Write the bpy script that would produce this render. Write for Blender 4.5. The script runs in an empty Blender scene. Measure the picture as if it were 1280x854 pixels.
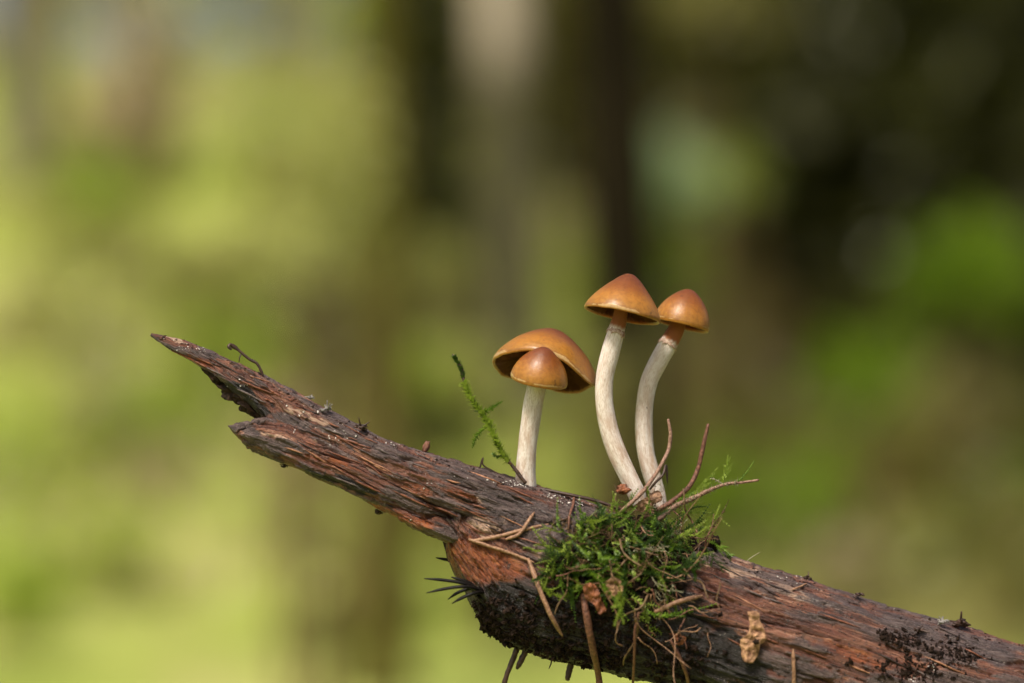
import bpy, math, random
import numpy as np
from mathutils import Vector, Matrix, Euler
from mathutils.bvhtree import BVHTree

random.seed(11)
RNG = np.random.default_rng(7)
scene = bpy.context.scene
col = scene.collection

# ------------------------------------------------------------------ camera
D = 0.444            # camera to the sharp plane, metres (macro shot)
S = 0.000125         # metres per photo pixel in the sharp plane (16 cm wide frame)
H = 0.60             # camera height above the forest floor
cam_data = bpy.data.cameras.new('camera')
cam = bpy.data.objects.new('camera', cam_data)
col.objects.link(cam)
cam.location = (0, -D, H)
cam.rotation_euler = (math.radians(90), 0, 0)
cam_data.sensor_width = 36
cam_data.lens = 100
cam_data.clip_start = 0.01
cam_data.clip_end = 500
cam_data.dof.use_dof = True
cam_data.dof.focus_distance = D - 0.001
cam_data.dof.aperture_fstop = 8.0
scene.camera = cam

# ------------------------------------------------------------------ sky, sun, exposure
SUN_EL, SUN_AZ = math.radians(58), math.radians(-150)   # azimuth measured from +Y (view direction) to the right
world = bpy.data.worlds.new('World')
scene.world = world
world.use_nodes = True
wn = world.node_tree
wn.nodes.clear()
w_out = wn.nodes.new('ShaderNodeOutputWorld')
w_bg = wn.nodes.new('ShaderNodeBackground')
w_sky = wn.nodes.new('ShaderNodeTexSky')
w_sky.sky_type = 'NISHITA'
w_sky.sun_disc = False
w_sky.sun_elevation = SUN_EL
w_sky.sun_rotation = SUN_AZ
w_sky.air_density = 1.0
w_sky.dust_density = 6.0
w_sky.ozone_density = 0.3
w_bg.inputs['Strength'].default_value = 0.10
wn.links.new(w_sky.outputs[0], w_bg.inputs[0])
wn.links.new(w_bg.outputs[0], w_out.inputs[0])
sun_data = bpy.data.lights.new('sun', 'SUN')
sun_data.energy = 3.2
sun_data.angle = math.radians(12)
sun_data.color = (1.0, 0.92, 0.80)
sun = bpy.data.objects.new('sun', sun_data)
col.objects.link(sun)
sdir = Vector((math.sin(SUN_AZ) * math.cos(SUN_EL), math.cos(SUN_AZ) * math.cos(SUN_EL), math.sin(SUN_EL)))
sun.rotation_euler = sdir.to_track_quat('Z', 'Y').to_euler()
sun.location = sdir * 20
vs = scene.view_settings
vs.view_transform = 'Standard'
vs.look = 'None'
vs.gamma = 1
vs.use_curve_mapping = False
vs.exposure = 0.48
scene.cycles.use_denoising = True
scene.cycles.max_bounces = 8
scene.cycles.transparent_max_bounces = 4
scene.cycles.sample_clamp_indirect = 6

# ------------------------------------------------------------------ helpers
def P(px, py, y=0.0):
    """photo pixel at depth y (metres behind the sharp plane) -> world point"""
    k = S * (y + D) / D
    return Vector(((px - 640) * k, y, H - (py - 427) * k))

_perm = np.random.default_rng(3).permutation(256)
_perm = np.concatenate([_perm, _perm, _perm])
_grad = np.random.default_rng(4).normal(size=(256, 3))
_grad /= np.linalg.norm(_grad, axis=1)[:, None]
def perlin(x, y, z):
    x, y, z = np.broadcast_arrays(np.asarray(x, float), np.asarray(y, float), np.asarray(z, float))
    xi, yi, zi = np.floor(x).astype(int), np.floor(y).astype(int), np.floor(z).astype(int)
    xf, yf, zf = x - xi, y - yi, z - zi
    fade = lambda t: t * t * t * (t * (t * 6 - 15) + 10)
    u, v, w = fade(xf), fade(yf), fade(zf)
    def g(dx, dy, dz):
        h = _perm[_perm[_perm[(xi + dx) & 255] + ((yi + dy) & 255)] + ((zi + dz) & 255)]
        G = _grad[h]
        return G[..., 0] * (xf - dx) + G[..., 1] * (yf - dy) + G[..., 2] * (zf - dz)
    L = lambda a, b, t: a + (b - a) * t
    return 1.5 * L(L(L(g(0,0,0), g(1,0,0), u), L(g(0,1,0), g(1,1,0), u), v),
             L(L(g(0,0,1), g(1,0,1), u), L(g(0,1,1), g(1,1,1), u), v), w)
def fbm(x, y, z, o=4):
    r = 0; a = 1; s = 0
    for k in range(o):
        r = r + a * perlin(x * 2**k + 17.3 * k, y * 2**k + 5.1 * k, z * 2**k - 9.7 * k); s += a; a *= .5
    return r / s
def sstep(a, b, x):
    t = np.clip((x - a) / (b - a), 0, 1)
    return t * t * (3 - 2 * t)

def mesh_np(name, verts, faces, smooth=True, attrs=None, tris=False):
    """verts (n,3), faces (m,k) arrays -> mesh"""
    me = bpy.data.meshes.new(name)
    verts = np.asarray(verts, np.float32); faces = np.asarray(faces, np.int32)
    k = faces.shape[1]
    me.vertices.add(len(verts)); me.vertices.foreach_set('co', verts.ravel())
    me.loops.add(faces.size); me.loops.foreach_set('vertex_index', faces.ravel())
    me.polygons.add(len(faces)); me.polygons.foreach_set('loop_start', np.arange(0, faces.size, k, dtype=np.int32))
    me.polygons.foreach_set('use_smooth', np.full(len(faces), smooth))
    for an, av in (attrs or {}).items():
        av = np.asarray(av, np.float32)
        if av.ndim == 1:
            at = me.attributes.new(an, 'FLOAT', 'POINT'); at.data.foreach_set('value', av)
        else:
            at = me.attributes.new(an, 'FLOAT_VECTOR', 'POINT'); at.data.foreach_set('vector', av.ravel())
    me.update(calc_edges=True); me.validate()
    return me

class MB:
    """collects pieces of one mesh"""
    def __init__(self): self.v = []; self.f = []; self.n = 0; self.a = {}
    def add(self, v, f, **a):
        v = np.asarray(v, float)
        self.v.append(v)
        for q in f: self.f.append(tuple(int(i) + self.n for i in q))
        for k, x in a.items(): self.a.setdefault(k, []).append(np.broadcast_to(np.asarray(x, float), (len(v),)))
        self.n += len(v)
    def mesh(self, name, smooth=True):
        me = bpy.data.meshes.new(name)
        v = np.concatenate(self.v)
        me.from_pydata(v.tolist(), [], self.f)
        me.polygons.foreach_set('use_smooth', np.full(len(me.polygons), smooth))
        for k, x in self.a.items():
            at = me.attributes.new(k, 'FLOAT', 'POINT'); at.data.foreach_set('value', np.concatenate(x).astype(np.float32))
        me.update()
        return me

def obj(name, me, mat=None, parent=None):
    o = bpy.data.objects.new(name, me)
    if mat is not None and me is not None and not me.materials: me.materials.append(mat)
    col.objects.link(o)
    if parent is not None:
        o.parent = parent
        o.matrix_parent_inverse = Matrix.Translation(-parent.location)
    return o
def tag(o, label=None, cat=None, group=None, kind=None):
    if label: o['label'] = label
    if cat: o['category'] = cat
    if group: o['group'] = group
    if kind: o['kind'] = kind
    return o
def thing(name, loc, label, cat, group=None):
    o = bpy.data.objects.new(name, None)
    o.empty_display_size = .01
    o.location = loc
    col.objects.link(o)
    return tag(o, label, cat, group)

def spline(pts, n):
    """Catmull-Rom through pts (k,m) -> (n,m)"""
    p = np.asarray(pts, float)
    d = np.r_[0, np.cumsum(np.linalg.norm(np.diff(p[:, :min(3, p.shape[1])], axis=0), axis=1) + 1e-12)]
    t = np.linspace(0, d[-1], n)
    m = np.gradient(p, d, axis=0)
    i = np.clip(np.searchsorted(d, t, side='right') - 1, 0, len(d) - 2)
    h = (d[i + 1] - d[i]); u = ((t - d[i]) / h)[:, None]; h = h[:, None]
    return ((2*u**3 - 3*u**2 + 1) * p[i] + (u**3 - 2*u**2 + u) * h * m[i]
            + (-2*u**3 + 3*u**2) * p[i+1] + (u**3 - u**2) * h * m[i+1])

def frames(c):
    t = np.gradient(c, axis=0); t /= np.linalg.norm(t, axis=1)[:, None] + 1e-15
    n = np.zeros_like(t)
    a = np.array([0, 1.0, 0]) if abs(t[0][1]) < .9 else np.array([1.0, 0, 0])
    v = a - t[0] * a.dot(t[0]); n[0] = v / np.linalg.norm(v)
    for i in range(1, len(c)):
        v = n[i-1] - t[i] * n[i-1].dot(t[i]); n[i] = v / (np.linalg.norm(v) + 1e-15)
    return t, n, np.cross(t, n)

def tube_data(c, r, seg=8, flat=1.0, disp=None):
    """closed tube around centre line c (n,3) with radii r (n,)"""
    c = np.asarray(c, float); r = np.broadcast_to(np.asarray(r, float), (len(c),))
    t, n, b = frames(c)
    ph = np.linspace(0, 2 * np.pi, seg, endpoint=False)
    rr = r[:, None] * np.ones(seg)
    if disp is not None: rr = rr + disp
    v = c[:, None] + rr[..., None] * (np.cos(ph)[None, :, None] * n[:, None] + flat * np.sin(ph)[None, :, None] * b[:, None])
    v = v.reshape(-1, 3)
    N = len(c)
    i, j = np.meshgrid(np.arange(N - 1), np.arange(seg), indexing='ij')
    f = np.stack([i*seg + j, i*seg + (j+1) % seg, (i+1)*seg + (j+1) % seg, (i+1)*seg + j], -1).reshape(-1, 4)
    v = np.concatenate([v, c[:1] - t[:1] * r[0] * .3, c[-1:] + t[-1:] * r[-1] * .3])
    k = N * seg
    cap = [(k, (j+1) % seg, j) for j in range(seg)] + [(k+1, (N-1)*seg + j, (N-1)*seg + (j+1) % seg) for j in range(seg)]
    return v, [tuple(q) for q in f] + cap
def tube(name, c, r, mat, parent=None, seg=8, flat=1.0, rough=0.0):
    disp = None
    if rough:
        n = len(c); ph = np.linspace(0, 2*np.pi, seg, endpoint=False)
        disp = rough * np.asarray(r).reshape(-1, 1) * fbm(np.arange(n)[:, None] * .23 + RNG.random() * 90, np.cos(ph)[None] * 1.3, np.sin(ph)[None] * 1.3, 2)
    mb = MB(); mb.add(*tube_data(c, r, seg, flat, disp))
    return obj(name, mb.mesh(name), mat, parent)

# ------------------------------------------------------------------ materials
class NT:
    def __init__(self, name):
        self.m = bpy.data.materials.new(name); self.m.use_nodes = True
        self.t = self.m.node_tree; self.b = self.t.nodes['Principled BSDF']
        self.b.inputs['Specular IOR Level'].default_value = .4
    def n(self, typ, **kw):
        nd = self.t.nodes.new(typ)
        for k, v in kw.items(): setattr(nd, k, v)
        return nd
    def set(self, sock, val):
        if hasattr(val, 'is_output') or isinstance(val, bpy.types.NodeSocket): self.t.links.new(val, sock)
        else: sock.default_value = val
    def attr(self, name, vec=False):
        a = self.n('ShaderNodeAttribute', attribute_name=name)
        return a.outputs['Vector' if vec else 'Fac']
    def coord(self, which='Object'): return self.n('ShaderNodeTexCoord').outputs[which]
    def pos(self): return self.n('ShaderNodeNewGeometry').outputs['Position']
    def mapping(self, vec, scale=(1,1,1), loc=(0,0,0)):
        m = self.n('ShaderNodeMapping'); self.set(m.inputs['Vector'], vec)
        m.inputs['Scale'].default_value = scale; m.inputs['Location'].default_value = loc
        return m.outputs[0]
    def noise(self, vec, scale, detail=4, rough=.55, dist=0):
        nd = self.n('ShaderNodeTexNoise'); self.set(nd.inputs['Vector'], vec)
        nd.inputs['Scale'].default_value = scale; nd.inputs['Detail'].default_value = detail
        nd.inputs['Roughness'].default_value = rough; nd.inputs['Distortion'].default_value = dist
        return nd.outputs[0]
    def ramp(self, fac, stops, interp='LINEAR'):
        nd = self.n('ShaderNodeValToRGB'); self.set(nd.inputs[0], fac); cr = nd.color_ramp; cr.interpolation = interp
        while len(cr.elements) < len(stops): cr.elements.new(.5)
        for e, (p, c) in zip(cr.elements, stops):
            e.position = p; e.color = (*c, 1) if not isinstance(c, (int, float)) else (c, c, c, 1)
        return nd.outputs[0]
    def mix(self, fac, a, b, blend='MIX'):
        nd = self.n('ShaderNodeMix', data_type='RGBA', blend_type=blend)
        self.set(nd.inputs[0], fac)
        for s, v in ((nd.inputs[6], a), (nd.inputs[7], b)):
            self.set(s, (*v, 1) if isinstance(v, tuple) and len(v) == 3 else v)
        return nd.outputs[2]
    def math(self, op, a, b=0.0, clamp=False):
        nd = self.n('ShaderNodeMath', operation=op, use_clamp=clamp)
        self.set(nd.inputs[0], a); self.set(nd.inputs[1], b); return nd.outputs[0]
    def bump(self, h, strength=.5, dist=.0002):
        nd = self.n('ShaderNodeBump'); self.set(nd.inputs['Height'], h)
        nd.inputs['Strength'].default_value = strength; nd.inputs['Distance'].default_value = dist
        self.t.links.new(nd.outputs[0], self.b.inputs['Normal'])
    def color(self, c): self.set(self.b.inputs['Base Color'], (*c, 1) if isinstance(c, tuple) and len(c) == 3 else c)
    def inp(self, k, v): self.set(self.b.inputs[k], v)
    def translucent(self, c, fac):
        tr = self.n('ShaderNodeBsdfTranslucent'); self.set(tr.inputs[0], (*c, 1) if isinstance(c, tuple) else c)
        mx = self.n('ShaderNodeMixShader'); mx.inputs[0].default_value = fac
        o = self.t.nodes['Material Output']
        self.t.links.new(self.b.outputs[0], mx.inputs[1]); self.t.links.new(tr.outputs[0], mx.inputs[2])
        self.t.links.new(mx.outputs[0], o.inputs[0])

def wood_material(name, warm=1.0):
    k = NT(name)
    fib = k.attr('fib', True)
    f1 = k.noise(k.mapping(fib, (.10, 1.6, 1.6)), 1.0, 6, .62, .4)
    f2 = k.noise(k.mapping(fib, (.25, 5.0, 5.0), (3, 8, 1)), 1.0, 4, .6)
    big = k.noise(k.mapping(fib, (.16, .34, .34), (9, 2, 5)), 1.0, 5, .6, .8)
    base = k.ramp(f1, [(.28, (.026, .010, .007)), (.42, (.085, .033, .021)), (.54, (.19, .074, .040)), (.70, (.42, .22, .13))])
    base = k.mix(k.ramp(big, [(.42, 0.0), (.56, .85)]), base, k.mix(.62, base, (.13, .036, .020)))
    base = k.mix(k.ramp(f2, [(.32, .75), (.52, 0.0)]), base, (.05, .02, .013))
    pale = k.math('MULTIPLY', k.attr('pale'), k.ramp(f2, [(.30, .35), (.60, 1.0)]))
    base = k.mix(pale, base, (.48, .32, .22))
    greyc = k.ramp(k.noise(k.mapping(fib, (.35, 2.2, 2.2), (4, 4, 4)), 1.0, 5, .65),
                   [(.30, (.022, .014, .013)), (.50, (.070, .046, .042)), (.72, (.17, .125, .11))])
    base = k.mix(k.attr('grey'), base, greyc)
    base = k.mix(k.attr('ember'), base, k.ramp(f1, [(.3, (.06, .013, .006)), (.52, (.24, .062, .016)), (.75, (.42, .15, .04))]))
    base = k.mix(k.attr('rot'), base, (.010, .0065, .005))
    grain = k.noise(k.mapping(fib, (1.1, 5.5, 5.5), (2, 5, 7)), 1.0, 5, .75)
    base = k.mix(k.ramp(grain, [(.33, .8), (.46, 0.0)]), base, (.018, .010, .008))
    base = k.mix(k.ramp(grain, [(.60, 0.0), (.76, .45)]), base, (.40, .25, .17))
    spots = k.noise(k.mapping(fib, (1.6, 1.6, 1.6), (1, 7, 3)), 1.0, 3, .6)
    base = k.mix(k.ramp(spots, [(.60, 0.0), (.66, .85)]), base, (.022, .012, .009))
    specks = k.noise(k.mapping(fib, (3.2, 3.2, 3.2), (6, 1, 9)), 1.0, 2, .5)
    base = k.mix(k.ramp(specks, [(.69, 0.0), (.74, .6)]), base, (.42, .36, .31))
    k.color(base)
    k.inp('Roughness', k.ramp(f2, [(.3, .20), (.7, .50)]))
    k.inp('Specular IOR Level', .55)
    k.bump(k.math('ADD', f2, k.math('MULTIPLY', k.noise(k.mapping(fib, (3.5, 6, 6)), 1.0, 5, .7), .9)), .9, .00040)
    return k.m
M = {}
M['wood'] = wood_material('weathered_wood')

def simple(name, c1, c2, scale=900, rough=.6, bump=.3, dist=.0001, detail=4, trans=None, spec=.4):
    k = NT(name)
    n = k.noise(k.coord(), scale, detail, .6)
    k.color(k.ramp(n, [(.33, c1), (.67, c2)])); k.inp('Roughness', rough); k.inp('Specular IOR Level', spec)
    if bump: k.bump(n, bump, dist)
    if trans: k.translucent(trans[0], trans[1])
    return k.m
M['humus'] = simple('black_humus', (.004, .003, .0025), (.030, .017, .011), 1400, .85, .9, .0003, spec=.12)
M['rotten'] = simple('rotten_brown', (.006, .004, .003), (.05, .026, .014), 1500, .7, .9, .0004, spec=.2)
M['moss'] = simple('moss_green', (.055, .12, .010), (.21, .32, .035), 700, .42, 0, trans=((.20, .36, .02), .35), spec=.5)
M['moss_lime'] = simple('moss_lime', (.16, .25, .02), (.36, .44, .08), 700, .45, 0, trans=((.34, .46, .05), .35), spec=.5)
M['moss_dark'] = simple('moss_dark', (.018, .045, .006), (.06, .11, .014), 700, .45, 0, trans=((.06, .14, .015), .3), spec=.4)
M['moss_brown'] = simple('moss_brown', (.07, .035, .015), (.24, .15, .07), 700, .55, 0, trans=((.2, .12, .05), .25))
M['moss_pale'] = simple('moss_pale', (.25, .22, .12), (.45, .42, .28), 700, .5, 0, trans=((.35, .32, .2), .3))
M['straw'] = simple('straw', (.13, .06, .03), (.38, .22, .125), 2200, .55, .7, .0002, 6)
M['redstalk'] = simple('red_stalk', (.05, .018, .010), (.23, .10, .06), 2400, .6, .8, .0002, 6)
M['pinkstalk'] = simple('pink_stalk', (.12, .055, .035), (.36, .22, .155), 2400, .6, .8, .0002, 6)
M['darktwig'] = simple('dark_twig', (.018, .010, .007), (.07, .035, .022), 1500, .5, .6)
M['blackneedle'] = simple('black_needle', (.004, .0035, .003), (.010, .008, .007), 900, .5, .2, spec=.15)
M['tan_bark'] = simple('tan_bark', (.09, .032, .014), (.56, .32, .17), 1000, .65, 1.0, .0006, 7)
M['orange_leaf'] = simple('orange_leaf', (.05, .014, .006), (.30, .10, .035), 1100, .5, .9, .0005, 7)
M['speck'] = simple('pale_speck', (.50, .46, .40), (.80, .77, .72), 2500, .7, .4)
M['greyfuzz'] = simple('grey_fuzz', (.10, .09, .08), (.30, .28, .26), 1500, .8, 0)

def cap_material():
    k = NT('mushroom_cap')
    rho = k.attr('rho')
    n = k.noise(k.coord(), 260, 4, .55)
    n2 = k.noise(k.coord(), 1800, 3, .6)
    rr = k.math('ADD', rho, k.math('MULTIPLY', k.math('SUBTRACT', n, .5), .22))
    c = k.ramp(rr, [(.0, (.13, .033, .009)), (.26, (.155, .042, .009)), (.50, (.22, .070, .010)), (.76, (.35, .145, .018)), (.95, (.33, .15, .022)), (.993, (.26, .12, .025)), (1.0, (.46, .30, .12))])
    c = k.mix(k.ramp(n2, [(.35, .35), (.6, 0.0)]), c, (.10, .030, .009))
    c = k.mix(k.ramp(k.noise(k.coord(), 1100, 2, .5), [(.68, 0.0), (.76, .6)]), c, (.06, .02, .008))
    k.color(c)
    k.inp('Roughness', k.ramp(n2, [(.3, .32), (.7, .44)])); k.inp('Specular IOR Level', .40)
    k.inp('Subsurface Weight', .25); k.inp('Subsurface Radius', (1.0, .45, .12)); k.inp('Subsurface Scale', .0012)
    k.bump(k.math('ADD', n2, k.noise(k.coord(), 5200, 2, .5)), .22, .00012)
    return k.m
M['cap'] = cap_material()
def gill_material():
    k = NT('mushroom_gill')
    k.color(k.ramp(k.noise(k.coord(), 600, 3), [(.3, (.07, .024, .009)), (.7, (.17, .075, .026))])); k.inp('Roughness', .6)
    k.translucent((.30, .12, .03), .15)
    return k.m
M['gill'] = gill_material()
def stem_material():
    k = NT('mushroom_stem')
    w = k.attr('along')          # 0 at the base .. 1 at the cap
    ang = k.attr('fib', True)
    s1 = k.noise(k.mapping(ang, (1.1, 6.5, 6.5)), 1.0, 6, .75, .6)
    s2 = k.noise(k.mapping(ang, (.35, 1.0, 1.0), (5, 2, 8)), 1.0, 4, .6)
    c = k.ramp(s1, [(.27, (.30, .19, .12)), (.40, (.56, .46, .37)), (.52, (.76, .69, .62)), (.75, (.84, .79, .74))])
    fawn = k.math('MULTIPLY', k.ramp(s2, [(.40, 0.0), (.62, .70)]), k.ramp(w, [(.0, 1.0), (.55, .75), (.85, .15)]))
    c = k.mix(fawn, c, (.40, .235, .135))
    dots = k.noise(k.mapping(ang, (.8, 1.5, 1.5), (2, 9, 4)), 1.0, 2, .5)
    c = k.mix(k.ramp(dots, [(.73, 0.0), (.77, .7)]), c, (.08, .04, .02))
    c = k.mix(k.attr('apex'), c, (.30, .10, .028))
    k.color(c)
    k.inp('Roughness', .62); k.inp('Specular IOR Level', .3)
    k.inp('Subsurface Weight', .10); k.inp('Subsurface Radius', (1.0, .7, .45)); k.inp('Subsurface Scale', .0008)
    k.bump(s1, .7, .0002)
    return k.m
M['stem'] = stem_material()
M['veil'] = simple('veil', (.22, .10, .05), (.60, .46, .36), 2600, .6, .5, .0001)

# ------------------------------------------------------------------ the dead branch
AX = math.radians(19.5)
def to_st(pts):
    p = np.asarray(pts, float)
    dx, dy = p[:, 0] - 640, p[:, 1] - 620
    return np.stack([dx * math.cos(AX) + dy * math.sin(AX), dx * math.sin(AX) - dy * math.cos(AX)], 1)
def from_st(s, t, y):
    px = 640 + s * math.cos(AX) + t * math.sin(AX)
    py = 620 + s * math.sin(AX) - t * math.cos(AX)
    k = S
    return np.stack([(px - 640) * k, y, H - (py - 427) * k], -1)

SURF = []     # (verts, faces) for ray hits
def blob_mask(s, t, front, blobs):
    m = np.zeros_like(s)
    for (px, py, rs, rt, w) in blobs:
        c = to_st([(px, py)])[0]
        q = ((s - c[0]) / rs)**2 + ((t - c[1]) / rt)**2
        m = np.maximum(m, w * np.exp(-q * q) * front)
    return m

def loft(name, top, bot, dep, cy, nu, nv, parent, seed=0, p=.9, jag=0., lump=1., greyamt=1., s_ext=None,
         blobs=None, cracks=1., tip_end=0., st_in=False, endwall=True):
    """a length of wood: outline top/bottom edges in photo pixels, half depth and centre depth in millimetres along s"""
    T = np.asarray(top, float) if st_in else to_st(top); B = np.asarray(bot, float) if st_in else to_st(bot)
    s0, s1 = max(T[0, 0], B[0, 0]), min(T[-1, 0], B[-1, 0])
    if s_ext: s1 = s_ext
    w = np.linspace(0, 1, nu)
    ph = np.linspace(0, 2 * np.pi, nv, endpoint=False)
    cp, sp = np.cos(ph), np.sin(ph)
    js = jag * (fbm(cp * 2.3 + seed, sp * 2.3, seed * 1.7, 4) + .5 * np.sign(perlin(cp * 6 + seed, sp * 6, 3.3)) * .5)
    s = s0 + js[None, :] * (1 - w[:, None])**3 + (s1 - s0) * w[:, None]
    tt = np.interp(s, T[:, 0], T[:, 1]); tb = np.interp(s, B[:, 0], B[:, 1])
    tc, th = (tt + tb) / 2, np.maximum((tt - tb) / 2, .4)
    dd = np.interp(s, dep[0], dep[1]); cc = np.interp(s, cy[0], cy[1])     # mm
    f = lambda a: np.sign(a) * np.abs(a)**p
    t = tc + th * f(cp)[None]
    y = cc * .001 - dd * .001 * f(sp)[None]      # sin>0 faces the camera
    # outward direction (mm space)
    thm = th * S * 1000
    nt, ny = cp[None] / np.maximum(thm, .3), sp[None] / np.maximum(dd, .3)
    ln = np.sqrt(nt**2 + ny**2); nt, ny = nt / ln, ny / ln
    um = s * S * 1000
    R = np.maximum(np.sqrt(thm * dd), .5)
    a, b = R * cp[None], R * sp[None]
    o = seed * 13.7
    lumps = fbm(um * .07 + o, a * .16, b * .16 + o, 3)
    fibre = fbm(um * .045 + o, a * .75, b * .75, 4)
    fine = fbm(um * .16, a * 2.2 + o, b * 2.2, 3)
    grit = fbm(um * 1.2, a * 1.9 + o, b * 1.9, 3)
    cr = perlin(um * .05 + 3 + o, a * .42 + .5 * lumps, b * .42 + .5 * lumps)
    crm = sstep(-.05, .35, perlin(um * .09 - o, a * .2, b * .2))
    crack = np.exp(-(cr / .045)**2) * crm
    patch = fbm(um * .10 + 2*o, a * .38, b * .38, 4) + .25 * fine
    thr = -.04 + .25 * (1 - greyamt)
    grey = sstep(thr, thr + .07, patch)
    fade = np.clip(R / 2.2, .15, 1)
    disp = fade * (lump * .9 * lumps + .70 * fibre + .22 * fine + .13 * grit + .10 * fbm(um * 2.6 + o, a * 3.4, b * 3.4, 2) - cracks * .95 * crack + .28 * grey)
    if tip_end: pass
    t = t + nt * disp / (S * 1000)
    y = y - ny * disp * .001
    front = np.clip(sp + .25, 0, 1)[None] * np.ones_like(s)
    at = {}
    wob = 14 * fbm(um * .25 + o, a * .8, b * .8, 3)
    for kname in ('rot', 'pale', 'ember'):
        at[kname] = sstep(.25, .6, blob_mask(s + wob * 1.5, t + wob, front if kname != 'rot' else np.ones_like(front), (blobs or {}).get(kname, [])) * (1 + .6 * fibre + .3 * grit))
    gb = blob_mask(s + wob, t + wob, front, (blobs or {}).get('grey', []))
    nb = blob_mask(s + wob, t + wob, front, (blobs or {}).get('bare', []))
    grey = np.clip(np.maximum(grey * .9, sstep(.3, .6, gb)) * (1 - sstep(.3, .6, nb)), 0, 1)
    v = from_st(s, t, y)
    seedv = np.full_like(s, seed * 31.0)
    fib = np.stack([um + seedv, a + seed * 7, b], -1)
    # end walls: rings shrinking inwards
    VV = [v.reshape(-1, 3)]; FB = [fib.reshape(-1, 3)]
    AT = {k_: [x.ravel()] for k_, x in at.items()}; AT['grey'] = [grey.ravel()]
    i, j = np.meshgrid(np.arange(nu - 1), np.arange(nv), indexing='ij')
    F = [np.stack([i*nv + j, (i+1)*nv + j, (i+1)*nv + (j+1) % nv, i*nv + (j+1) % nv], -1).reshape(-1, 4)]
    n = nu * nv
    for end, row in ((0, 0), (1, nu - 1)):
        prev = np.arange(nv) + row * nv
        c = v[row].mean(0)
        for q in range(1, 9):
            k_ = 1 - q / 8.0
            ring = c + (v[row] - c) * max(k_, .002)
            if end == 0 and jag:
                ring[:, 0] += S * jag * .5 * fbm(cp * 5 * k_, sp * 5 * k_, seed + .3, 3) * (1 if q < 8 else 0)
            VV.append(ring); FB.append(np.stack([fib[row][:, 0] + q * .4, a[row] * k_ * 2, b[row] * k_ * 2], -1))
            for k2 in AT: AT[k2].append(AT[k2][0][row*nv:(row+1)*nv] * (0 if k2 == 'grey' else 1))
            cur = np.arange(nv) + n; n += nv
            jj = np.arange(nv); j2 = (jj + 1) % nv
            F.append(np.stack([prev[jj], prev[j2], cur[j2], cur[jj]] if end == 0 else [prev[j2], prev[jj], cur[jj], cur[j2]], -1))
            prev = cur
    V = np.concatenate(VV); F = np.concatenate(F)[:, ::-1]
    attrs = {'fib': np.concatenate(FB)}
    attrs.update({k_: np.concatenate(x) for k_, x in AT.items()})
    SURF.append((V, F))
    return obj(name, mesh_np(name, V, F, True, attrs), M['wood'], parent)

branch = thing('dead_branch', P(900, 760, 0), 'broken rotten brown branch carrying the moss and the mushrooms, splintered to a point', 'branch')

# main, thicker length of the branch; runs on out of the picture and down to the forest floor
log_top = [(538, 580), (570, 584), (600, 590), (640, 601), (680, 613), (720, 626), (800, 655), (890, 690), (960, 714), (1050, 741), (1140, 770), (1210, 788), (1285, 808), (1420, 852)]
log_bot = [(556, 674), (560, 700), (572, 722), (590, 755), (606, 785), (640, 806), (700, 824), (760, 838), (840, 858), (900, 880), (980, 910), (1060, 940), (1160, 975), (1285, 1015), (1420, 1065)]
st_t, st_b = to_st(log_top), to_st(log_bot)
st_t[0, 0] = st_b[0, 0] = max(st_t[0, 0], st_b[0, 0])
log_top_st = np.r_[st_t, [[2600, st_t[-1, 1] + 25], [6200, st_t[-1, 1] + 90], [13200, st_t[-1, 1] + 250]]]
log_bot_st = np.r_[st_b, [[2600, st_b[-1, 1] - 25], [6200, st_b[-1, 1] - 60], [13200, st_b[-1, 1] - 60]]]
blobs_log = {
    'rot': [(720, 790, 150, 42, 1.1), (640, 770, 60, 50, 1.1), (840, 815, 80, 45, 1.0), (800, 760, 90, 60, 1.), (905, 800, 28, 22, 1.0), (640, 664, 12, 8, 1.0), (930, 835, 30, 22, .9)],
    'pale': [(915, 705, 62, 10, 1.1), (985, 735, 60, 5, .9), (605, 655, 22, 14, .9), (640, 640, 44, 5, .9), (625, 628, 50, 4, .8), (690, 690, 40, 6, .7)],
    'ember': [(600, 700, 55, 26, 1.1), (1090, 750, 40, 9, .5), (1060, 810, 60, 8, .6), (575, 690, 24, 16, 1.)],
    'grey': [(660, 640, 70, 26, 1.), (740, 650, 60, 30, 1.), (1130, 775, 60, 22, .9), (1220, 800, 60, 24, .9), (960, 725, 60, 9, .6), (1020, 745, 60, 8, .7)],
    'bare': [(600, 690, 60, 40, 1.), (930, 760, 80, 30, .8), (1060, 800, 80, 18, .9)]}
NUL = 1150
# denser rings inside the picture, sparse beyond
def main_log():
    global NUL
    a = loft('main_wood', log_top_st[:-3], log_bot_st[:-3],
             ([-200, -60, 20, 100, 250, 900], [4.5, 6.3, 8.0, 9.5, 10, 10.5]), ([-200, 60, 900], [2.0, 2.0, 2.0]),
             1000, 420, branch, seed=1, jag=26, st_in=True, blobs=blobs_log)
    s9 = min(st_t[-1, 0], st_b[-1, 0]) - 6
    tp = [(s9, np.interp(s9, log_top_st[:, 0], log_top_st[:, 1]) - 2)] + [tuple(q) for q in log_top_st[-3:]]
    bt = [(s9, np.interp(s9, log_bot_st[:, 0], log_bot_st[:, 1]) + 2)] + [tuple(q) for q in log_bot_st[-3:]]
    loft('lower_wood', tp, bt, ([800, 6200, 13200], [10.5, 18, 30]), ([800, 13200], [2.0, 2.0]), 700, 96, branch, seed=2, st_in=True)
    return a
main_log()

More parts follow.
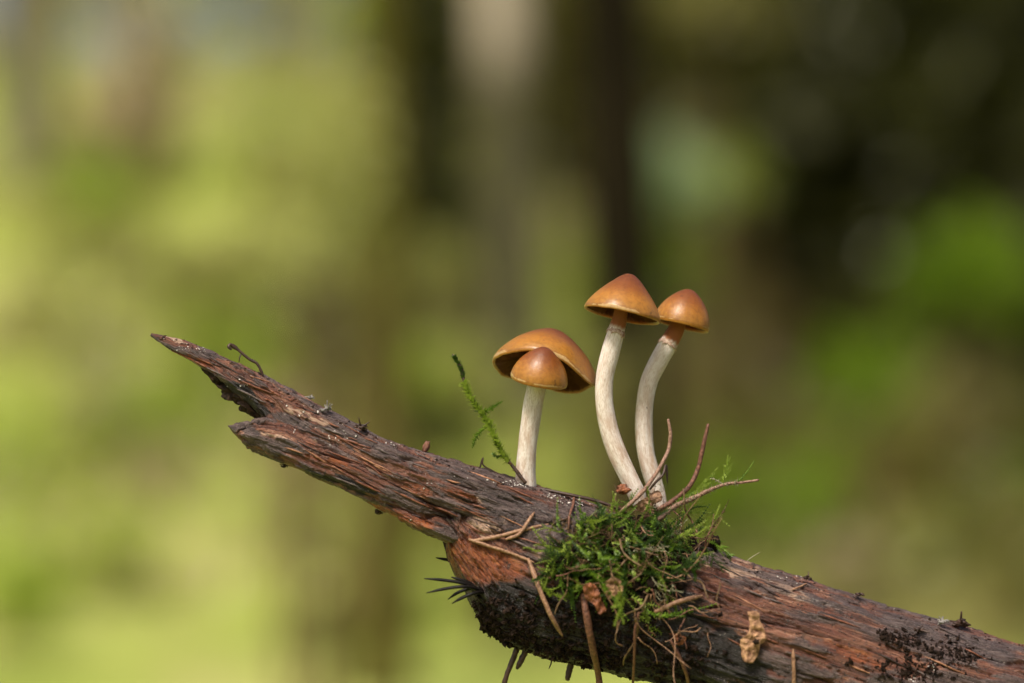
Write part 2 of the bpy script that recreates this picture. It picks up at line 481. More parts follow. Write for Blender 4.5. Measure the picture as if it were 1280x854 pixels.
# upper splintered slab that tapers to the point
slab_top = [(188, 417), (200, 419), (225, 425), (250, 436), (285, 450), (320, 466), (360, 489), (400, 511), (440, 531), (470, 546), (520, 562), (560, 576), (640, 600), (700, 620), (760, 645)]
slab_bot = [(188, 420), (200, 429), (215, 438), (240, 450), (262, 463), (285, 482), (310, 500), (330, 522), (345, 545), (380, 568), (430, 590), (480, 614), (540, 640), (600, 664), (660, 690), (740, 712)]
blobs_slab = {
    'rot': [(300, 488, 26, 7, 1.), (322, 508, 22, 9, 1.1), (445, 601, 42, 6, 1.2), (395, 574, 26, 5, 1.), (500, 622, 40, 2.5, .9), (540, 640, 40, 2.5, .9)],
    'pale': [(222, 424, 20, 2.5, .9), (390, 520, 50, 3, .6), (600, 655, 24, 12, .9), (625, 630, 40, 4, .9), (470, 590, 30, 3, .5), (410, 555, 26, 4, .6)],
    'ember': [(235, 447, 32, 3.0, 1.2), (380, 512, 20, 3, .5), (575, 615, 26, 9, .5), (520, 610, 26, 8, .4)],
    'grey': [(370, 526, 32, 8, 1.), (435, 545, 42, 9, 1.), (560, 597, 34, 6, 1.), (640, 625, 50, 18, 1.), (460, 556, 40, 5, .9), (260, 443, 22, 4, 1.), (585, 590, 50, 6, .8)],
    'bare': [(400, 545, 40, 8, .8), (510, 590, 60, 10, .9), (470, 575, 40, 7, .8), (330, 490, 40, 8, .6)]}
loft('splintered_slab', slab_top, slab_bot, ([-480, -440, -350, -250, -100, 0, 100], [.5, 1.3, 2.8, 4.4, 6.0, 5.2, 3.5]),
     ([-480, -250, 100], [.8, .5, .5]), 720, 260, branch, seed=3, lump=.8, blobs=blobs_slab, greyamt=.9)
# lower splinter with its own blunt point
low_top = [(287, 531), (310, 528), (335, 524), (360, 528), (400, 546), (450, 570), (520, 604), (600, 640)]
low_bot = [(287, 533), (298, 545), (312, 557), (335, 568), (360, 579), (400, 597), (430, 608), (460, 622), (520, 648), (600, 672)]
loft('lower_splinter', low_top, low_bot, ([-370, -350, -300, -200, -100, 0], [.4, 1.6, 2.8, 3.6, 3.2, 1.6]), ([-370, -200, -100, 0], [-2.0, -1.6, -1.2, 1.0]),
     420, 200, branch, seed=5, lump=.5, greyamt=.55,
     blobs={'rot': [(440, 604, 34, 6, 1.2), (400, 594, 24, 4, 1.), (345, 573, 20, 3, .8)], 'grey': [(312, 536, 24, 8, 1.), (365, 557, 14, 6, .9)],
            'ember': [(330, 564, 30, 3, .7), (420, 575, 40, 5, .6)], 'pale': [(350, 545, 30, 4, .5)]})
# orange lip under the slab that ends at the thick break
lip_top = [(436, 606), (460, 612), (500, 625), (560, 645), (620, 668)]
lip_bot = [(436, 613), (455, 624), (480, 637), (520, 657), (556, 674), (620, 705)]
loft('torn_strip', lip_top, lip_bot, ([-200, -170, -100, -20, 60], [1., 2.6, 4.2, 3.5, 2.0]), ([-200, -60, 60], [-.6, -.6, 1.2]), 240, 150, branch, seed=8, lump=.5, greyamt=.35,
     blobs={'ember': [(500, 642, 50, 8, .7)], 'rot': [(470, 622, 40, 2.5, .8)]})

# ragged crumbs of rotten wood left inside the fork
def crumb(center, r, seed, squash=(1, 1, 1), n=10, rag=.75):
    th = np.linspace(0, np.pi, n); ph = np.linspace(0, 2*np.pi, n + 4, endpoint=False)
    T_, P_ = np.meshgrid(th, ph, indexing='ij')
    d = np.stack([np.sin(T_) * np.cos(P_), np.sin(T_) * np.sin(P_), np.cos(T_)], -1)
    rr = r * (1 + rag * fbm(d[..., 0] * 1.4 + seed, d[..., 1] * 1.4, d[..., 2] * 1.4 - seed, 3 if n < 16 else 5))
    v = (d * rr[..., None] * np.array(squash)).reshape(-1, 3) + np.array(center)
    m = n + 4
    f = [(i*m + j, (i+1)*m + j, (i+1)*m + (j+1) % m, i*m + (j+1) % m) for i in range(n - 1) for j in range(m)]
    return v, f
def rot_plane(v, c, ang):
    v = v - c; ca, sa = math.cos(ang), math.sin(ang)
    return np.stack([v[:, 0]*ca + v[:, 2]*sa, v[:, 1], -v[:, 0]*sa + v[:, 2]*ca], 1) + c
for i, (px, py, r, sq, yy) in enumerate([(268, 470, 8, (2.2, .8, .7), .6), (292, 490, 10, (1.8, .8, 1.), .8), (312, 508, 10, (2.0, .8, .8), .6), (336, 520, 8, (1.8, .8, .8), .2), (330, 512, 7, (1.6, .8, .8), -1.2)]):
    c = np.array(P(px, py, yy * .001))
    v, f = crumb(c, r * S, i * 3.1, sq, 44, 1.25)
    mb = MB(); mb.add(rot_plane(v, c, math.radians(36)), f)
    obj('rotten_chunk', mb.mesh('rotten_chunk'), M['rotten'], branch)

bv = np.concatenate([a for a, _ in SURF]); off = 0; bf = []
for a, f in SURF: bf.append(f + off); off += len(a)
BVH = BVHTree.FromPolygons(bv.tolist(), np.concatenate(bf).tolist())
CAM = Vector((0, -D, H))
def hit(px, py, default=0.0):
    d = (P(px, py, 0) - CAM).normalized()
    loc, nrm, idx, dist = BVH.ray_cast(CAM, d)
    if loc is None: return P(px, py, default), Vector((0, -1, 0)), False
    if nrm.dot(d) > 0: nrm = -nrm
    return loc, nrm, True
def on(px, py, lift=0.2):
    """point on the wood seen at this pixel, lifted towards the camera by lift mm"""
    l, n, ok = hit(px, py)
    return l + (CAM - l).normalized() * lift * .001, n, ok

# thin slivers of wood standing proud of the surface, and grit along the ridge
sliv = ['sliver_tan', 'sliver_brown', 'sliver_dark', 'sliver_grey']
M['sliver_tan'] = simple('sliver_tan', (.16, .06, .025), (.44, .22, .12), 1600, .45, .8, .0003, 6)
M['sliver_brown'] = simple('sliver_brown', (.06, .02, .012), (.24, .085, .04), 1600, .4, .8, .0003, 6)
M['sliver_dark'] = simple('sliver_dark', (.012, .007, .005), (.05, .026, .018), 1600, .4, .8, .0003, 6)
M['sliver_grey'] = simple('sliver_grey', (.04, .028, .026), (.16, .12, .105), 1600, .5, .8, .0003, 6)
_k = 0
while _k < 100:
    if _k < 72:
        px = random.uniform(240, 660); t0 = np.interp(px, [p_[0] for p_ in slab_top], [p_[1] for p_ in slab_top])
        py = t0 + random.uniform(4, 78)
    else:
        px = random.uniform(880, 1280); py = 690 + (px - 890) * .30 + random.uniform(6, 130)
    L = random.uniform(14, 62)
    a = AX + math.radians(random.gauss(4, 4))
    pts = []; bad = False
    for u in np.linspace(-.5, .5, 7):
        l_, n_, ok = hit(px + u * L * math.cos(a), py + u * L * math.sin(a))
        if not ok: bad = True; break
        pts.append(np.array(l_ + n_ * (.00002 + .0001 * (u + .5))))
    if bad or py > 850 or max(np.linalg.norm(np.diff(pts, axis=0), axis=1)) > L * S * .4: continue
    r = random.uniform(.00008, .00026)
    c_ = spline(pts, 18)
    tube('splinter', c_, r * np.interp(np.linspace(0, 1, 18), [0, .3, .7, 1], [.15, 1, .8, .2]), M[random.choices(sliv, [2, 5, 5, 3])[0]], branch, 6, .8, .7)
    _k += 1
mb = MB()
for q in range(520):
    px = random.uniform(195, 1285)
    py = np.interp(px, [p_[0] for p_ in slab_top[:13]] + [p_[0] for p_ in log_top[5:]], [p_[1] for p_ in slab_top[:13]] + [p_[1] for p_ in log_top[5:]])
    l_, n_, ok = hit(px, py + random.uniform(-3, 9))
    if not ok: continue
    r = .00004 + .00013 * random.random()**2.5
    mb.add(*crumb(np.array(l_ + n_ * r * .2), r, q * 1.1, (1.6, 1, .6), 5, 1.3))
tag(obj('ridge_grit', mb.mesh('ridge_grit', False), M['rotten'], branch), kind='stuff')

# ------------------------------------------------------------------ mushrooms
CAP_PROFILE = {
    'conic': [(0, 1.0), (.10, .985), (.24, .90), (.45, .71), (.68, .48), (.86, .26), (.965, .09), (1.0, -.03), (.985, -.085), (.955, -.075)],
    'bell':  [(0, 1.0), (.12, .985), (.30, .91), (.52, .755), (.74, .54), (.90, .30), (.985, .08), (1.0, -.05), (.97, -.12), (.93, -.10)],
    'broad': [(0, 1.0), (.12, .98), (.28, .90), (.50, .74), (.72, .53), (.88, .30), (.97, .12), (1.0, -.02), (.985, -.06), (.96, -.05)]}
def make_mushroom(label, cap_c, cap_y, R, h, prof, tilt, roll, stem, stem_y, ring, wave=None, seed=0, wamp=.035):
    root = thing('mushroom', P(stem[-1][0], stem[-1][1], stem_y), label, 'mushroom', 'small brown capped mushrooms')
    R_, h_ = R * S, h * S
    pr = spline(CAP_PROFILE[prof], 64)
    nth = 192
    th = np.linspace(0, 2*np.pi, nth, endpoint=False)      # -pi/2 faces the camera
    rho = pr[:, 0]; z = pr[:, 1]
    cx, sx = np.cos(th), np.sin(th)
    def wavef(rh):       # margin waviness, stronger towards the rim
        wv = wamp * fbm(cx * 1.3 + seed, sx * 1.3, seed * 2.1, 3)
        if wave is not None: wv = wv + wave(th)
        return wv[None] * (rh[:, None]**2.5)
    def place(v):
        v = v.copy()
        Mx = Matrix.Rotation(math.radians(roll), 3, 'Y') @ Matrix.Rotation(math.radians(tilt), 3, 'X')
        return v @ np.array(Mx).T + np.array(P(cap_c[0], cap_c[1], cap_y))
    rad = 1 + .03 * fbm(cx * 1.1 + seed * 3, sx * 1.1, 5.5, 3)
    def shell(rh, zz):
        X = R_ * rh[:, None] * rad[None] * cx[None]; Y = R_ * rh[:, None] * rad[None] * sx[None]
        bump = .018 * fbm(X / R_ * 2 + seed, Y / R_ * 2, 1.5, 3) * (zz[:, None] > -.02)
        Z = h_ * (zz[:, None] + bump) + R_ * wavef(np.maximum(rh, 0))
        return np.stack([X, Y, Z], -1)
    v = shell(np.maximum(rho, 1e-4), z)
    under = np.array([(.93, .0), (.80, .14), (.60, .30), (.35, .45), (.14, .55)])
    v2 = shell(under[:, 0], under[:, 1])
    VV = np.concatenate([v, v2]); nr = len(VV)
    i, j = np.meshgrid(np.arange(nr - 1), np.arange(nth), indexing='ij')
    F = np.stack([i*nth + j, (i+1)*nth + j, (i+1)*nth + (j+1) % nth, i*nth + (j+1) % nth], -1).reshape(-1, 4)
    # rho attribute: distance along the profile
    arc = np.r_[0, np.cumsum(np.linalg.norm(np.diff(np.c_[pr[:, 0] * R, pr[:, 1] * h], axis=0), axis=1))]
    ir = int(np.argmax(pr[:, 0]))      # the margin
    rp = arc / arc[ir]; rp[ir + 2:] = .93
    ra = np.r_[rp, np.full(len(under), .05)]
    at = np.repeat(np.clip(ra, 0, 1.0), nth)
    cap = obj('cap', mesh_np('cap', place(VV.reshape(-1, 3)), F, True, {'rho': at}), M['cap'], root)
    # gills: thin radial sheets of three lengths
    mb = MB(); ng = 84
    for g in range(ng):
        a = 2 * np.pi * g / ng
        r0 = (.16, .60, .40, .60)[g % 4]
        rs = np.linspace(r0, .955, 9)
        zt = np.interp(rs, under[::-1, 0], under[::-1, 1]) + .02
        dep = .26 * np.sin(np.clip((rs - r0) / (.955 - r0), 0, 1) * np.pi)**.6 * (.55 + .45 * (1 - rs))
        zb = zt - np.maximum(dep, .02) * R_ / h_ * 1.0
        jj = a / (2*np.pi) * nth
        wv = (wamp * fbm(np.cos(a) * 1.3 + seed, np.sin(a) * 1.3, seed * 2.1, 3)) + (wave(np.array([a]))[0] if wave is not None else 0)
        rd = 1 + .03 * float(fbm(np.cos(a) * 1.1 + seed * 3, np.sin(a) * 1.1, 5.5, 3))
        aa = a + .012 * np.sin(rs * 9 + g)
        pts = []
        for zz in (zt, zb):
            pts.append(np.stack([R_*rs*rd*np.cos(aa), R_*rs*rd*np.sin(aa), h_*zz + R_*wv*rs**2.5], 1))
        vv = np.concatenate(pts)
        mb.add(place(vv), [(q, q+1, 10+q, 9+q) for q in range(8)])
    obj('gills', mb.mesh('gills'), M['gill'], cap)
    # stem
    sp = np.array([(*P(x, y, stem_y + (cap_y - stem_y) * (1 - k / (len(stem) - 1))**2), wd) for k, (x, y, wd) in enumerate(stem)])
    c = spline(sp, 150)
    cen, rd = c[:, :3], c[:, 3] * S / 2 * .89
    seg = 48; ph = np.linspace(0, 2*np.pi, seg, endpoint=False)
    al = np.linspace(1, 0, 150)
    L = np.r_[0, np.cumsum(np.linalg.norm(np.diff(cen, axis=0), axis=1))] * 1000
    cph, sph = np.cos(ph)[None], np.sin(ph)[None]
    dp = rd[:, None] * (.07 * fbm(L[:, None] * .10 + seed * 9, cph * 1.2, sph * 1.2, 3) + .035 * fbm(L[:, None] * .12, cph * 7 + seed, sph * 7, 2)
                        + .05 * fbm(L[:, None] * .9 + seed, cph * 1.5, sph * 1.5, 2) * (al[:, None] < .12))
    v, f = tube_data(cen, rd, seg, 1.0, dp)
    fib = np.stack([np.repeat(L, seg) + seed * 40, np.tile(np.cos(ph) * 1.6, 150), np.tile(np.sin(ph) * 1.6, 150)], 1)
    fib = np.concatenate([fib, fib[:1], fib[-1:]])
    alv = np.r_[np.repeat(al, seg), 1, 0]
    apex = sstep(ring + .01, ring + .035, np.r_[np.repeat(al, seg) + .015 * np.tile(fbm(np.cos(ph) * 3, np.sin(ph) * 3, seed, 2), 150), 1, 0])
    me = bpy.data.meshes.new('stem'); me.from_pydata(v.tolist(), [], f)
    me.polygons.foreach_set('use_smooth', np.ones(len(me.polygons), bool))
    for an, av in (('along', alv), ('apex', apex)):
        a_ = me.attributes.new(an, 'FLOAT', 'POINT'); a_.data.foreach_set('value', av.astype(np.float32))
    a_ = me.attributes.new('fib', 'FLOAT_VECTOR', 'POINT'); a_.data.foreach_set('vector', fib.astype(np.float32).ravel())
    me.update()
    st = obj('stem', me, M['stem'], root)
    # torn veil remnant round the stem top
    if ring < .99:
        i0 = int((1 - ring) * 149)
        t_, n_, b_ = frames(cen)
        rows = []
        fr = fbm(np.cos(ph) * 2.5 + seed, np.sin(ph) * 2.5, 2.2, 3); fr2 = perlin(np.cos(ph) * 9, np.sin(ph) * 9, seed)
        for q, (dz, k_) in enumerate([(-2.6, .99), (-1.0, 1.04), (.0, 1.08), (1.2, 1.12), (2.0, 1.12), (1.0, 1.03), (0, .97)]):
            zoff = (dz + (5.5 * fr + 1.5 * fr2) * (1 if q in (3, 4) else .3)) * S * 1.3
            rows.append(cen[i0] + t_[i0] * zoff[:, None] + (rd[i0] * (k_ + (.26 * fr + .05 * fr2) * (k_ > 1.035)))[:, None] * (np.cos(ph)[:, None] * n_[i0] + np.sin(ph)[:, None] * b_[i0]))
        v = np.concatenate(rows); n = len(rows)
        f = [(a*seg + b2, a*seg + (b2+1) % seg, (a+1)*seg + (b2+1) % seg, (a+1)*seg + b2) for a in range(n-1) for b2 in range(seg)]
        mb = MB(); mb.add(v, f)
        obj('veil_ring', mb.mesh('veil_ring'), M['veil'], st)
    return root, cen, rd

def arch(th):   # front margin lifted, small notch at the right
    a = np.angle(np.exp(1j * (th + np.pi/2)))
    b = np.angle(np.exp(1j * (th - .25)))
    fr = np.angle(np.exp(1j * (th + .62)))      # front right margin hangs lower
    return .10 * np.exp(-(a / .75)**2) - .17 * np.exp(-(fr / .55)**2) + .05 * np.exp(-(b / .35)**2) - .05 * np.exp(-(np.angle(np.exp(1j*(th-np.pi/2)))/.9)**2)
MUSH = []
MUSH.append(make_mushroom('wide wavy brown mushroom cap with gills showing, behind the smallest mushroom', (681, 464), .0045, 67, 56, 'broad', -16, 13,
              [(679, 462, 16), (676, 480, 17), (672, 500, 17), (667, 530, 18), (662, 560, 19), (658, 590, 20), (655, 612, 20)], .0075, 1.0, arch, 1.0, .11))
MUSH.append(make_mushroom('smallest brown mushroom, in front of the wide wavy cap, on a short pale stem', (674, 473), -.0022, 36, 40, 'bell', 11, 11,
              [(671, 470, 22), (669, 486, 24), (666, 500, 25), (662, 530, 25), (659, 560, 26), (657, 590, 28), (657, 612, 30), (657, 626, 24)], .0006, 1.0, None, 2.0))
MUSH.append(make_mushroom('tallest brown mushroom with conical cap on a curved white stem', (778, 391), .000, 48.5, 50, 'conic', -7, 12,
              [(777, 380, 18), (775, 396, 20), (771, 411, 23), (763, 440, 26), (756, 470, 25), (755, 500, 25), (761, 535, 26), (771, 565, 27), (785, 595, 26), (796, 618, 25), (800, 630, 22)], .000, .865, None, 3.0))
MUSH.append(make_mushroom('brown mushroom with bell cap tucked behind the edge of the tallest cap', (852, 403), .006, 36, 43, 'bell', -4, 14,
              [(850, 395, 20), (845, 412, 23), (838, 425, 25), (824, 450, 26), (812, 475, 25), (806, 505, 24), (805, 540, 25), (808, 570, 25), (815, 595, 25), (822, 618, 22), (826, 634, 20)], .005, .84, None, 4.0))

# ------------------------------------------------------------------ moss
def leaf_v(base, d, side, nrm, L, W, curl=.25):
    b = np.array(base); d = np.array(d); side = np.array(side); nrm = np.array(nrm)
    v = [b, b + d*L*.4 + side*W*.5 + nrm*L*.10, b + d*L*.45 - nrm*L*.02, b + d*L*.4 - side*W*.5 + nrm*L*.10, b + d*L - nrm*L*curl]
    return np.array(v), [(0, 1, 2), (0, 2, 3), (1, 4, 2), (2, 4, 3)]
def leafy(mb, c, r, rng, step, L, W, spread=.9, taper=True):
    """leaves all round a curved stem c"""
    t, n, b = frames(c)
    d = np.r_[0, np.cumsum(np.linalg.norm(np.diff(c, axis=0), axis=1))]
    k = 0; x = step
    while x < d[-1]:
        i = min(np.searchsorted(d, x), len(c) - 1)
        a = k * 2.4 + rng.random() * .5
        out = math.cos(a) * n[i] + math.sin(a) * b[i]
        dr = t[i] * (1 - spread * .5) + out * spread * (.8 + .4 * rng.random())
        dr /= np.linalg.norm(dr)
        sd = np.cross(dr, t[i]); sd /= np.linalg.norm(sd) + 1e-9
        nn = np.cross(sd, dr)
        f = (1 - .55 * (x / d[-1])**2) if taper else 1
        v, fc = leaf_v(c[i] + out * r * .5, dr, sd, nn, L * f * (.75 + .5 * rng.random()), W * f * (.8 + .4 * rng.random()), .15 + .3 * rng.random())
        mb.add(v, fc)
        x += step * (.7 + .6 * rng.random()); k += 1
def shoot_mesh(seed, L=.008, leafL=.00075, leafW=.00048, step=.00011, bend=1.0, pinnate=0):
    rng = np.random.default_rng(seed)
    n = 22
    a1, a2 = rng.normal(0, .5 * bend), rng.normal(0, .9 * bend)
    x = np.linspace(0, 1, n)
    c = np.stack([x * L, L * (a1 * x**2 * .5 + .05 * np.sin(x * 7 + seed)), L * (a2 * x**2 * .5 + .04 * np.sin(x * 5 + seed * 2))], 1)
    mb = MB()
    mb.add(*tube_data(c, np.linspace(.00012, .00005, n), 5))
    leafy(mb, c, .0001, rng, step, leafL, leafW, .6)
    for q in range(pinnate):
        i = int(n * (.25 + .6 * q / max(pinnate, 1)))
        t, nn, b = frames(c)
        sd = (1 if q % 2 else -1)
        dr = t[i] * .6 + sd * nn[i] * .8; dr /= np.linalg.norm(dr)
        l2 = L * (.35 - .2 * q / pinnate)
        c2 = c[i] + np.linspace(0, 1, 9)[:, None] * dr * l2 + (np.linspace(0, 1, 9)**2)[:, None] * t[i] * l2 * .3
        mb.add(*tube_data(c2, np.linspace(.00009, .00004, 9), 4))
        leafy(mb, c2, .00008, rng, step, leafL * .8, leafW * .8)
    return mb.mesh('shoot', True)
def bare_mesh(seed, L=.008, r=.00016):
    rng = np.random.default_rng(seed); n = 20; x = np.linspace(0, 1, n)
    a1, a2 = rng.normal(0, .7), rng.normal(0, .7)
    c = np.stack([x * L, L * (a1 * x**2 * .5 + .07 * np.sin(x * 8 + seed)), L * (a2 * x**2 * .5 + .05 * np.sin(x * 6 + seed))], 1)
    mb = MB(); mb.add(*tube_data(c, np.linspace(r, r * .5, n) * (1 + .25 * np.sin(np.arange(n) * 1.9 + seed)), 6))
    return mb.mesh('dry_moss_stem')
SHOOTS = {}
for mname, cnt, kw in (('moss', 6, {}), ('moss_lime', 5, {}), ('moss_dark', 3, {}), ('moss_brown', 4, dict(step=.0004)), ('moss_pale', 2, dict(step=.0005))):
    SHOOTS[mname] = []
    for q in range(cnt):
        me = shoot_mesh(hash_ := (len(SHOOTS) * 100 + q), L=.0045 + .003 * (q % 3), pinnate=(0, 3, 5)[q % 3], **kw)
        me.materials.append(M[mname]); SHOOTS[mname].append(me)
BARES = []
for q in range(6):
    me = bare_mesh(500 + q, .006 + .002 * (q % 4), .00013 + .00006 * (q % 3)); me.materials.append(M[('straw', 'redstalk', 'moss_brown')[q % 3]]); BARES.append(me)

moss = thing('moss_clump', hit(790, 690)[0], 'tangled green and brown moss clump draped over the branch under the mushrooms', 'moss')
MOSS_POLY = [(690, 708), (704, 672), (724, 648), (752, 640), (790, 642), (850, 652), (882, 668), (888, 682), (862, 704), (846, 728), (822, 744), (796, 742), (768, 730), (724, 734), (698, 728)]
def inside(x, y, poly):
    r = False; j = len(poly) - 1
    for i in range(len(poly)):
        (xi, yi), (xj, yj) = poly[i], poly[j]
        if (yi > y) != (yj > y) and x < (xj - xi) * (y - yi) / (yj - yi) + xi: r = not r
        j = i
    return r
def place_shoot(name, me, parent, loc, direction, twist, sc=1.0):
    o = bpy.data.objects.new(name, me); col.objects.link(o); o.parent = parent
    q = direction.normalized().to_track_quat('X', 'Z')
    m = Matrix.Translation(loc - parent.location) @ (q.to_matrix().to_4x4()) @ Matrix.Rotation(twist, 4, 'X') @ Matrix.Scale(sc, 4)
    o.matrix_local = m
    return o
cnt = 0
while cnt < 290:
    px, py = random.uniform(665, 905), random.uniform(612, 785)
    if not inside(px, py, MOSS_POLY): continue
    l, n, ok = hit(px, py)
    if not ok: continue
    right_tangle = px > 790 and py > 660
    if cnt % 9 == 0: kind = 'moss_dark'
    elif right_tangle: kind = random.choice(['moss', 'moss_brown', 'moss_brown', 'moss_brown', 'moss_pale', 'moss_lime', 'moss_dark', 'moss_dark'])
    else: kind = random.choice(['moss', 'moss', 'moss_lime', 'moss_lime', 'moss_dark', 'moss_dark', 'moss_brown'])
    tang = Vector((random.gauss(0, 1), random.gauss(0, .3), random.gauss(-.15, .7)))
    tang = (tang - n * tang.dot(n)).normalized()
    dr = tang + n * random.uniform(.0, .45)
    l2 = l + n * random.uniform(.0, .0022)
    place_shoot('shoot', random.choice(SHOOTS[kind]), moss, l2, dr, random.uniform(0, 6.28), random.uniform(.42, .85) * (.75 if py < 650 else 1))
    cnt += 1
cnt = 0
while cnt < 60:
    px, py = random.uniform(690, 900), random.uniform(630, 800)
    if px < 780 and random.random() < .6: continue
    l, n, ok = hit(px, py)
    if not ok or not (inside(px, py, MOSS_POLY) or (py > 730 and random.random() < .5)): continue
    tang = Vector((random.gauss(0, 1), random.gauss(0, .3), random.gauss(-.3, .9)))
    tang = (tang - n * tang.dot(n)).normalized()
    place_shoot('dry_moss_stem', random.choice(BARES), moss, l + n * random.uniform(.0005, .0028), tang + n * random.uniform(-.1, .35), random.uniform(0, 6.28), random.uniform(.5, 1.0))
    cnt += 1
# sprays on the ridge, seen against the forest behind
for px, py, dx, dz, kind, sc in [(845, 633, .3, 1, 'moss', .7), (858, 627, .5, .8, 'moss_lime', .6), (872, 620, 1, .35, 'moss', .6), (900, 608, .2, 1, 'moss_lime', .5), (770, 632, -.3, 1, 'moss_lime', .5), (748, 634, -.6, .8, 'moss', .5),
                                 (820, 626, .4, .8, 'moss_pale', .5), (856, 640, .6, .4, 'moss_dark', .7), (866, 668, .9, .2, 'moss_brown', .7), (876, 676, .9, -.1, 'moss', .6), (850, 640, .9, .2, 'moss_lime', .9), (800, 640, -.4, .6, 'moss', .6),
                                 (735, 640, -.9, .4, 'moss_lime', .6), (680, 690, -.9, .3, 'moss_lime', .7), (665, 724, 1, -.5, 'moss_lime', .8), (790, 745, .6, -.7, 'moss_lime', 1.1), (810, 760, .7, -.6, 'moss', 1.0)]:
    place_shoot('shoot', random.choice(SHOOTS[kind]), moss, P(px, py, random.uniform(-.001, .004)) if py < 660 else on(px, py, 2)[0], Vector((dx, random.uniform(-.3, .3), dz)), random.uniform(0, 6.28), sc)
# matted dark base of the clump
mb = MB(); k = 0
while k < 260:
    px, py = random.uniform(680, 895), random.uniform(630, 800)
    l, n, ok = hit(px, py)
    if not ok or not inside(px, py, [(x, y + 6) for x, y in MOSS_POLY]): continue
    v, f = crumb(np.array(l + n * random.uniform(-.0002, .0006)), random.uniform(.0004, .0011), k * 1.3, (1, 1, 1), 6)
    mb.add(v, f); k += 1
tag(obj('matted_base', mb.mesh('matted_base'), M['humus'], moss), kind='stuff')

# black crumbly soil hanging under the moss and on the right of the branch
def crumbs(name, label, spots, total, rmin, rmax, parent=None, mat='humus', sink=0.0):
    mb = MB(); k = 0; tries = 0
    while k < total and tries < total * 20:
        tries += 1
        cx_, cy_, rx, ry = random.choice(spots)
        px, py = random.gauss(cx_, rx * .5), random.gauss(cy_, ry * .5)
        l, n, ok = hit(px, py)
        if not ok: continue
        r = rmin + (rmax - rmin) * random.random()**2.2 * 1.5
        c0 = np.array(l + n * r * random.uniform(-.2, .5 - sink))
        v, f = crumb(c0, r, k * .77, (random.uniform(.6, 1.7), 1, random.uniform(.35, 1.0)), 6, 1.5)
        mb.add(rot_plane(v, c0, random.uniform(0, 3.14)), f); k += 1
    o = obj(name, mb.mesh(name, False), M[mat], parent)
    return tag(o, label, None if parent else 'soil', None, 'stuff')
crumbs('hanging_soil', 'black crumbly soil caked on the underside of the branch below the moss',
       [(606, 772, 16, 20), (614, 790, 20, 16), (640, 800, 40, 16), (690, 812, 50, 18), (740, 826, 50, 20), (690, 770, 90, 40), (800, 800, 80, 50), (850, 830, 50, 30), (640, 770, 50, 40), (730, 780, 80, 40)], 2000, .00006, .00038)
crumbs('dark_crust', 'patch of black crusty crumbs on the branch right of the tan bark flake',
       [(1110, 795, 16, 10), (1135, 800, 14, 14), (1160, 820, 40, 26), (1190, 812, 36, 16), (1120, 838, 50, 16), (1150, 838, 60, 16), (1205, 820, 24, 10)], 700, .00006, .00026)
crumbs('white_specks', 'white mould specks scattered along the upper edge of the branch',
       [(225, 430, 40, 8), (245, 436, 24, 4), (690, 619, 18, 4), (712, 625, 22, 5), (725, 629, 10, 4), (655, 606, 16, 4), (640, 604, 20, 4), (500, 556, 24, 4), (390, 520, 60, 40), (450, 540, 80, 14), (560, 590, 80, 40), (300, 480, 60, 20), (1140, 850, 10, 6), (1165, 832, 8, 6), (1010, 720, 80, 8)], 260, .00004, .00012, None, 'speck')
for o in bpy.data.objects:
    if o.name == 'white_specks': o['category'] = 'mould'

# ------------------------------------------------------------------ small single things
def strand(name, label, cat, pts, r, mat, group=None, seg=8, flat=1.0, n=40, rough=.25, tips=(.6, .35)):
    """pts: (px, py, depth) depth None = lying on the wood"""
    q = []
    for x, y, z in pts:
        if z is None: q.append(tuple(on(x, y, r / S * S * 1000 * .9)[0]))
        elif isinstance(z, str): q.append(tuple(on(x, y, float(z))[0]))
        else: q.append(tuple(P(x, y, z)))
    c = spline(q, n)
    w = np.linspace(0, 1, n)
    rr = r * np.interp(w, [0, .12, .85, 1], [tips[0], 1, .9, tips[1]])
    o = tube(name, c, rr, M[mat], None, seg, flat, rough)
    return tag(o, label, cat, group)

# upright moss sprig left of the smallest mushroom
sprig = thing('moss_sprig', P(655, 602, -.002), 'slender upright green moss sprig leaning away from the smallest mushroom', 'moss')
sp_c = spline([(*P(x, y, z),) for x, y, z in [(566, 443, .001), (576, 460, .001), (582, 483, .0005), (592, 503, 0), (606, 521, 0), (618, 546, -.001), (628, 566, -.001), (641, 583, -.0015), (657, 604, -.002)]], 70)
tube('stalk', sp_c, np.interp(np.linspace(0, 1, 70), [0, .1, .3, .7, 1], [.00012, .0003, .00022, .00022, .0003]), M['darktwig'], sprig, 8, 1, .4)
rg = np.random.default_rng(42)
mb = MB(); leafy(mb, sp_c[58:14:-1], .0002, rg, .00006, .00115, .00068, .62, False)
tag(obj('leaves', mb.mesh('leaves'), M['moss_lime'], sprig), kind='stuff')
mb = MB(); leafy(mb, sp_c[14:1:-1], .00025, rg, .00008, .0009, .0006, .35, False)
tag(obj('tip_leaves', mb.mesh('tip_leaves'), M['moss_dark'], sprig), kind='stuff')
for pts in ([(603, 515, 0), (612, 511, -.0005), (627, 502, -.001)], [(609, 532, 0), (600, 540, 0), (594, 548, -.0005), (591, 558, -.001)], [(630, 569, 0), (622, 571, 0), (616, 567, -.0005)]):
    c = spline([tuple(P(*q)) for q in pts], 20); mb = MB()
    mb.add(*tube_data(c, np.linspace(.00011, .00005, 20), 5)); leafy(mb, c, .0001, rg, .00009, .0008, .0005, .6)
    obj('side_shoot', mb.mesh('side_shoot'), M['moss'], sprig)
mb = MB(); leafy(mb, sp_c[69:56:-1], .0002, rg, .0003, .0008, .0004, .6, False)
tag(obj('withered_leaves', mb.mesh('withered_leaves'), M['moss_brown'], sprig), kind='stuff')

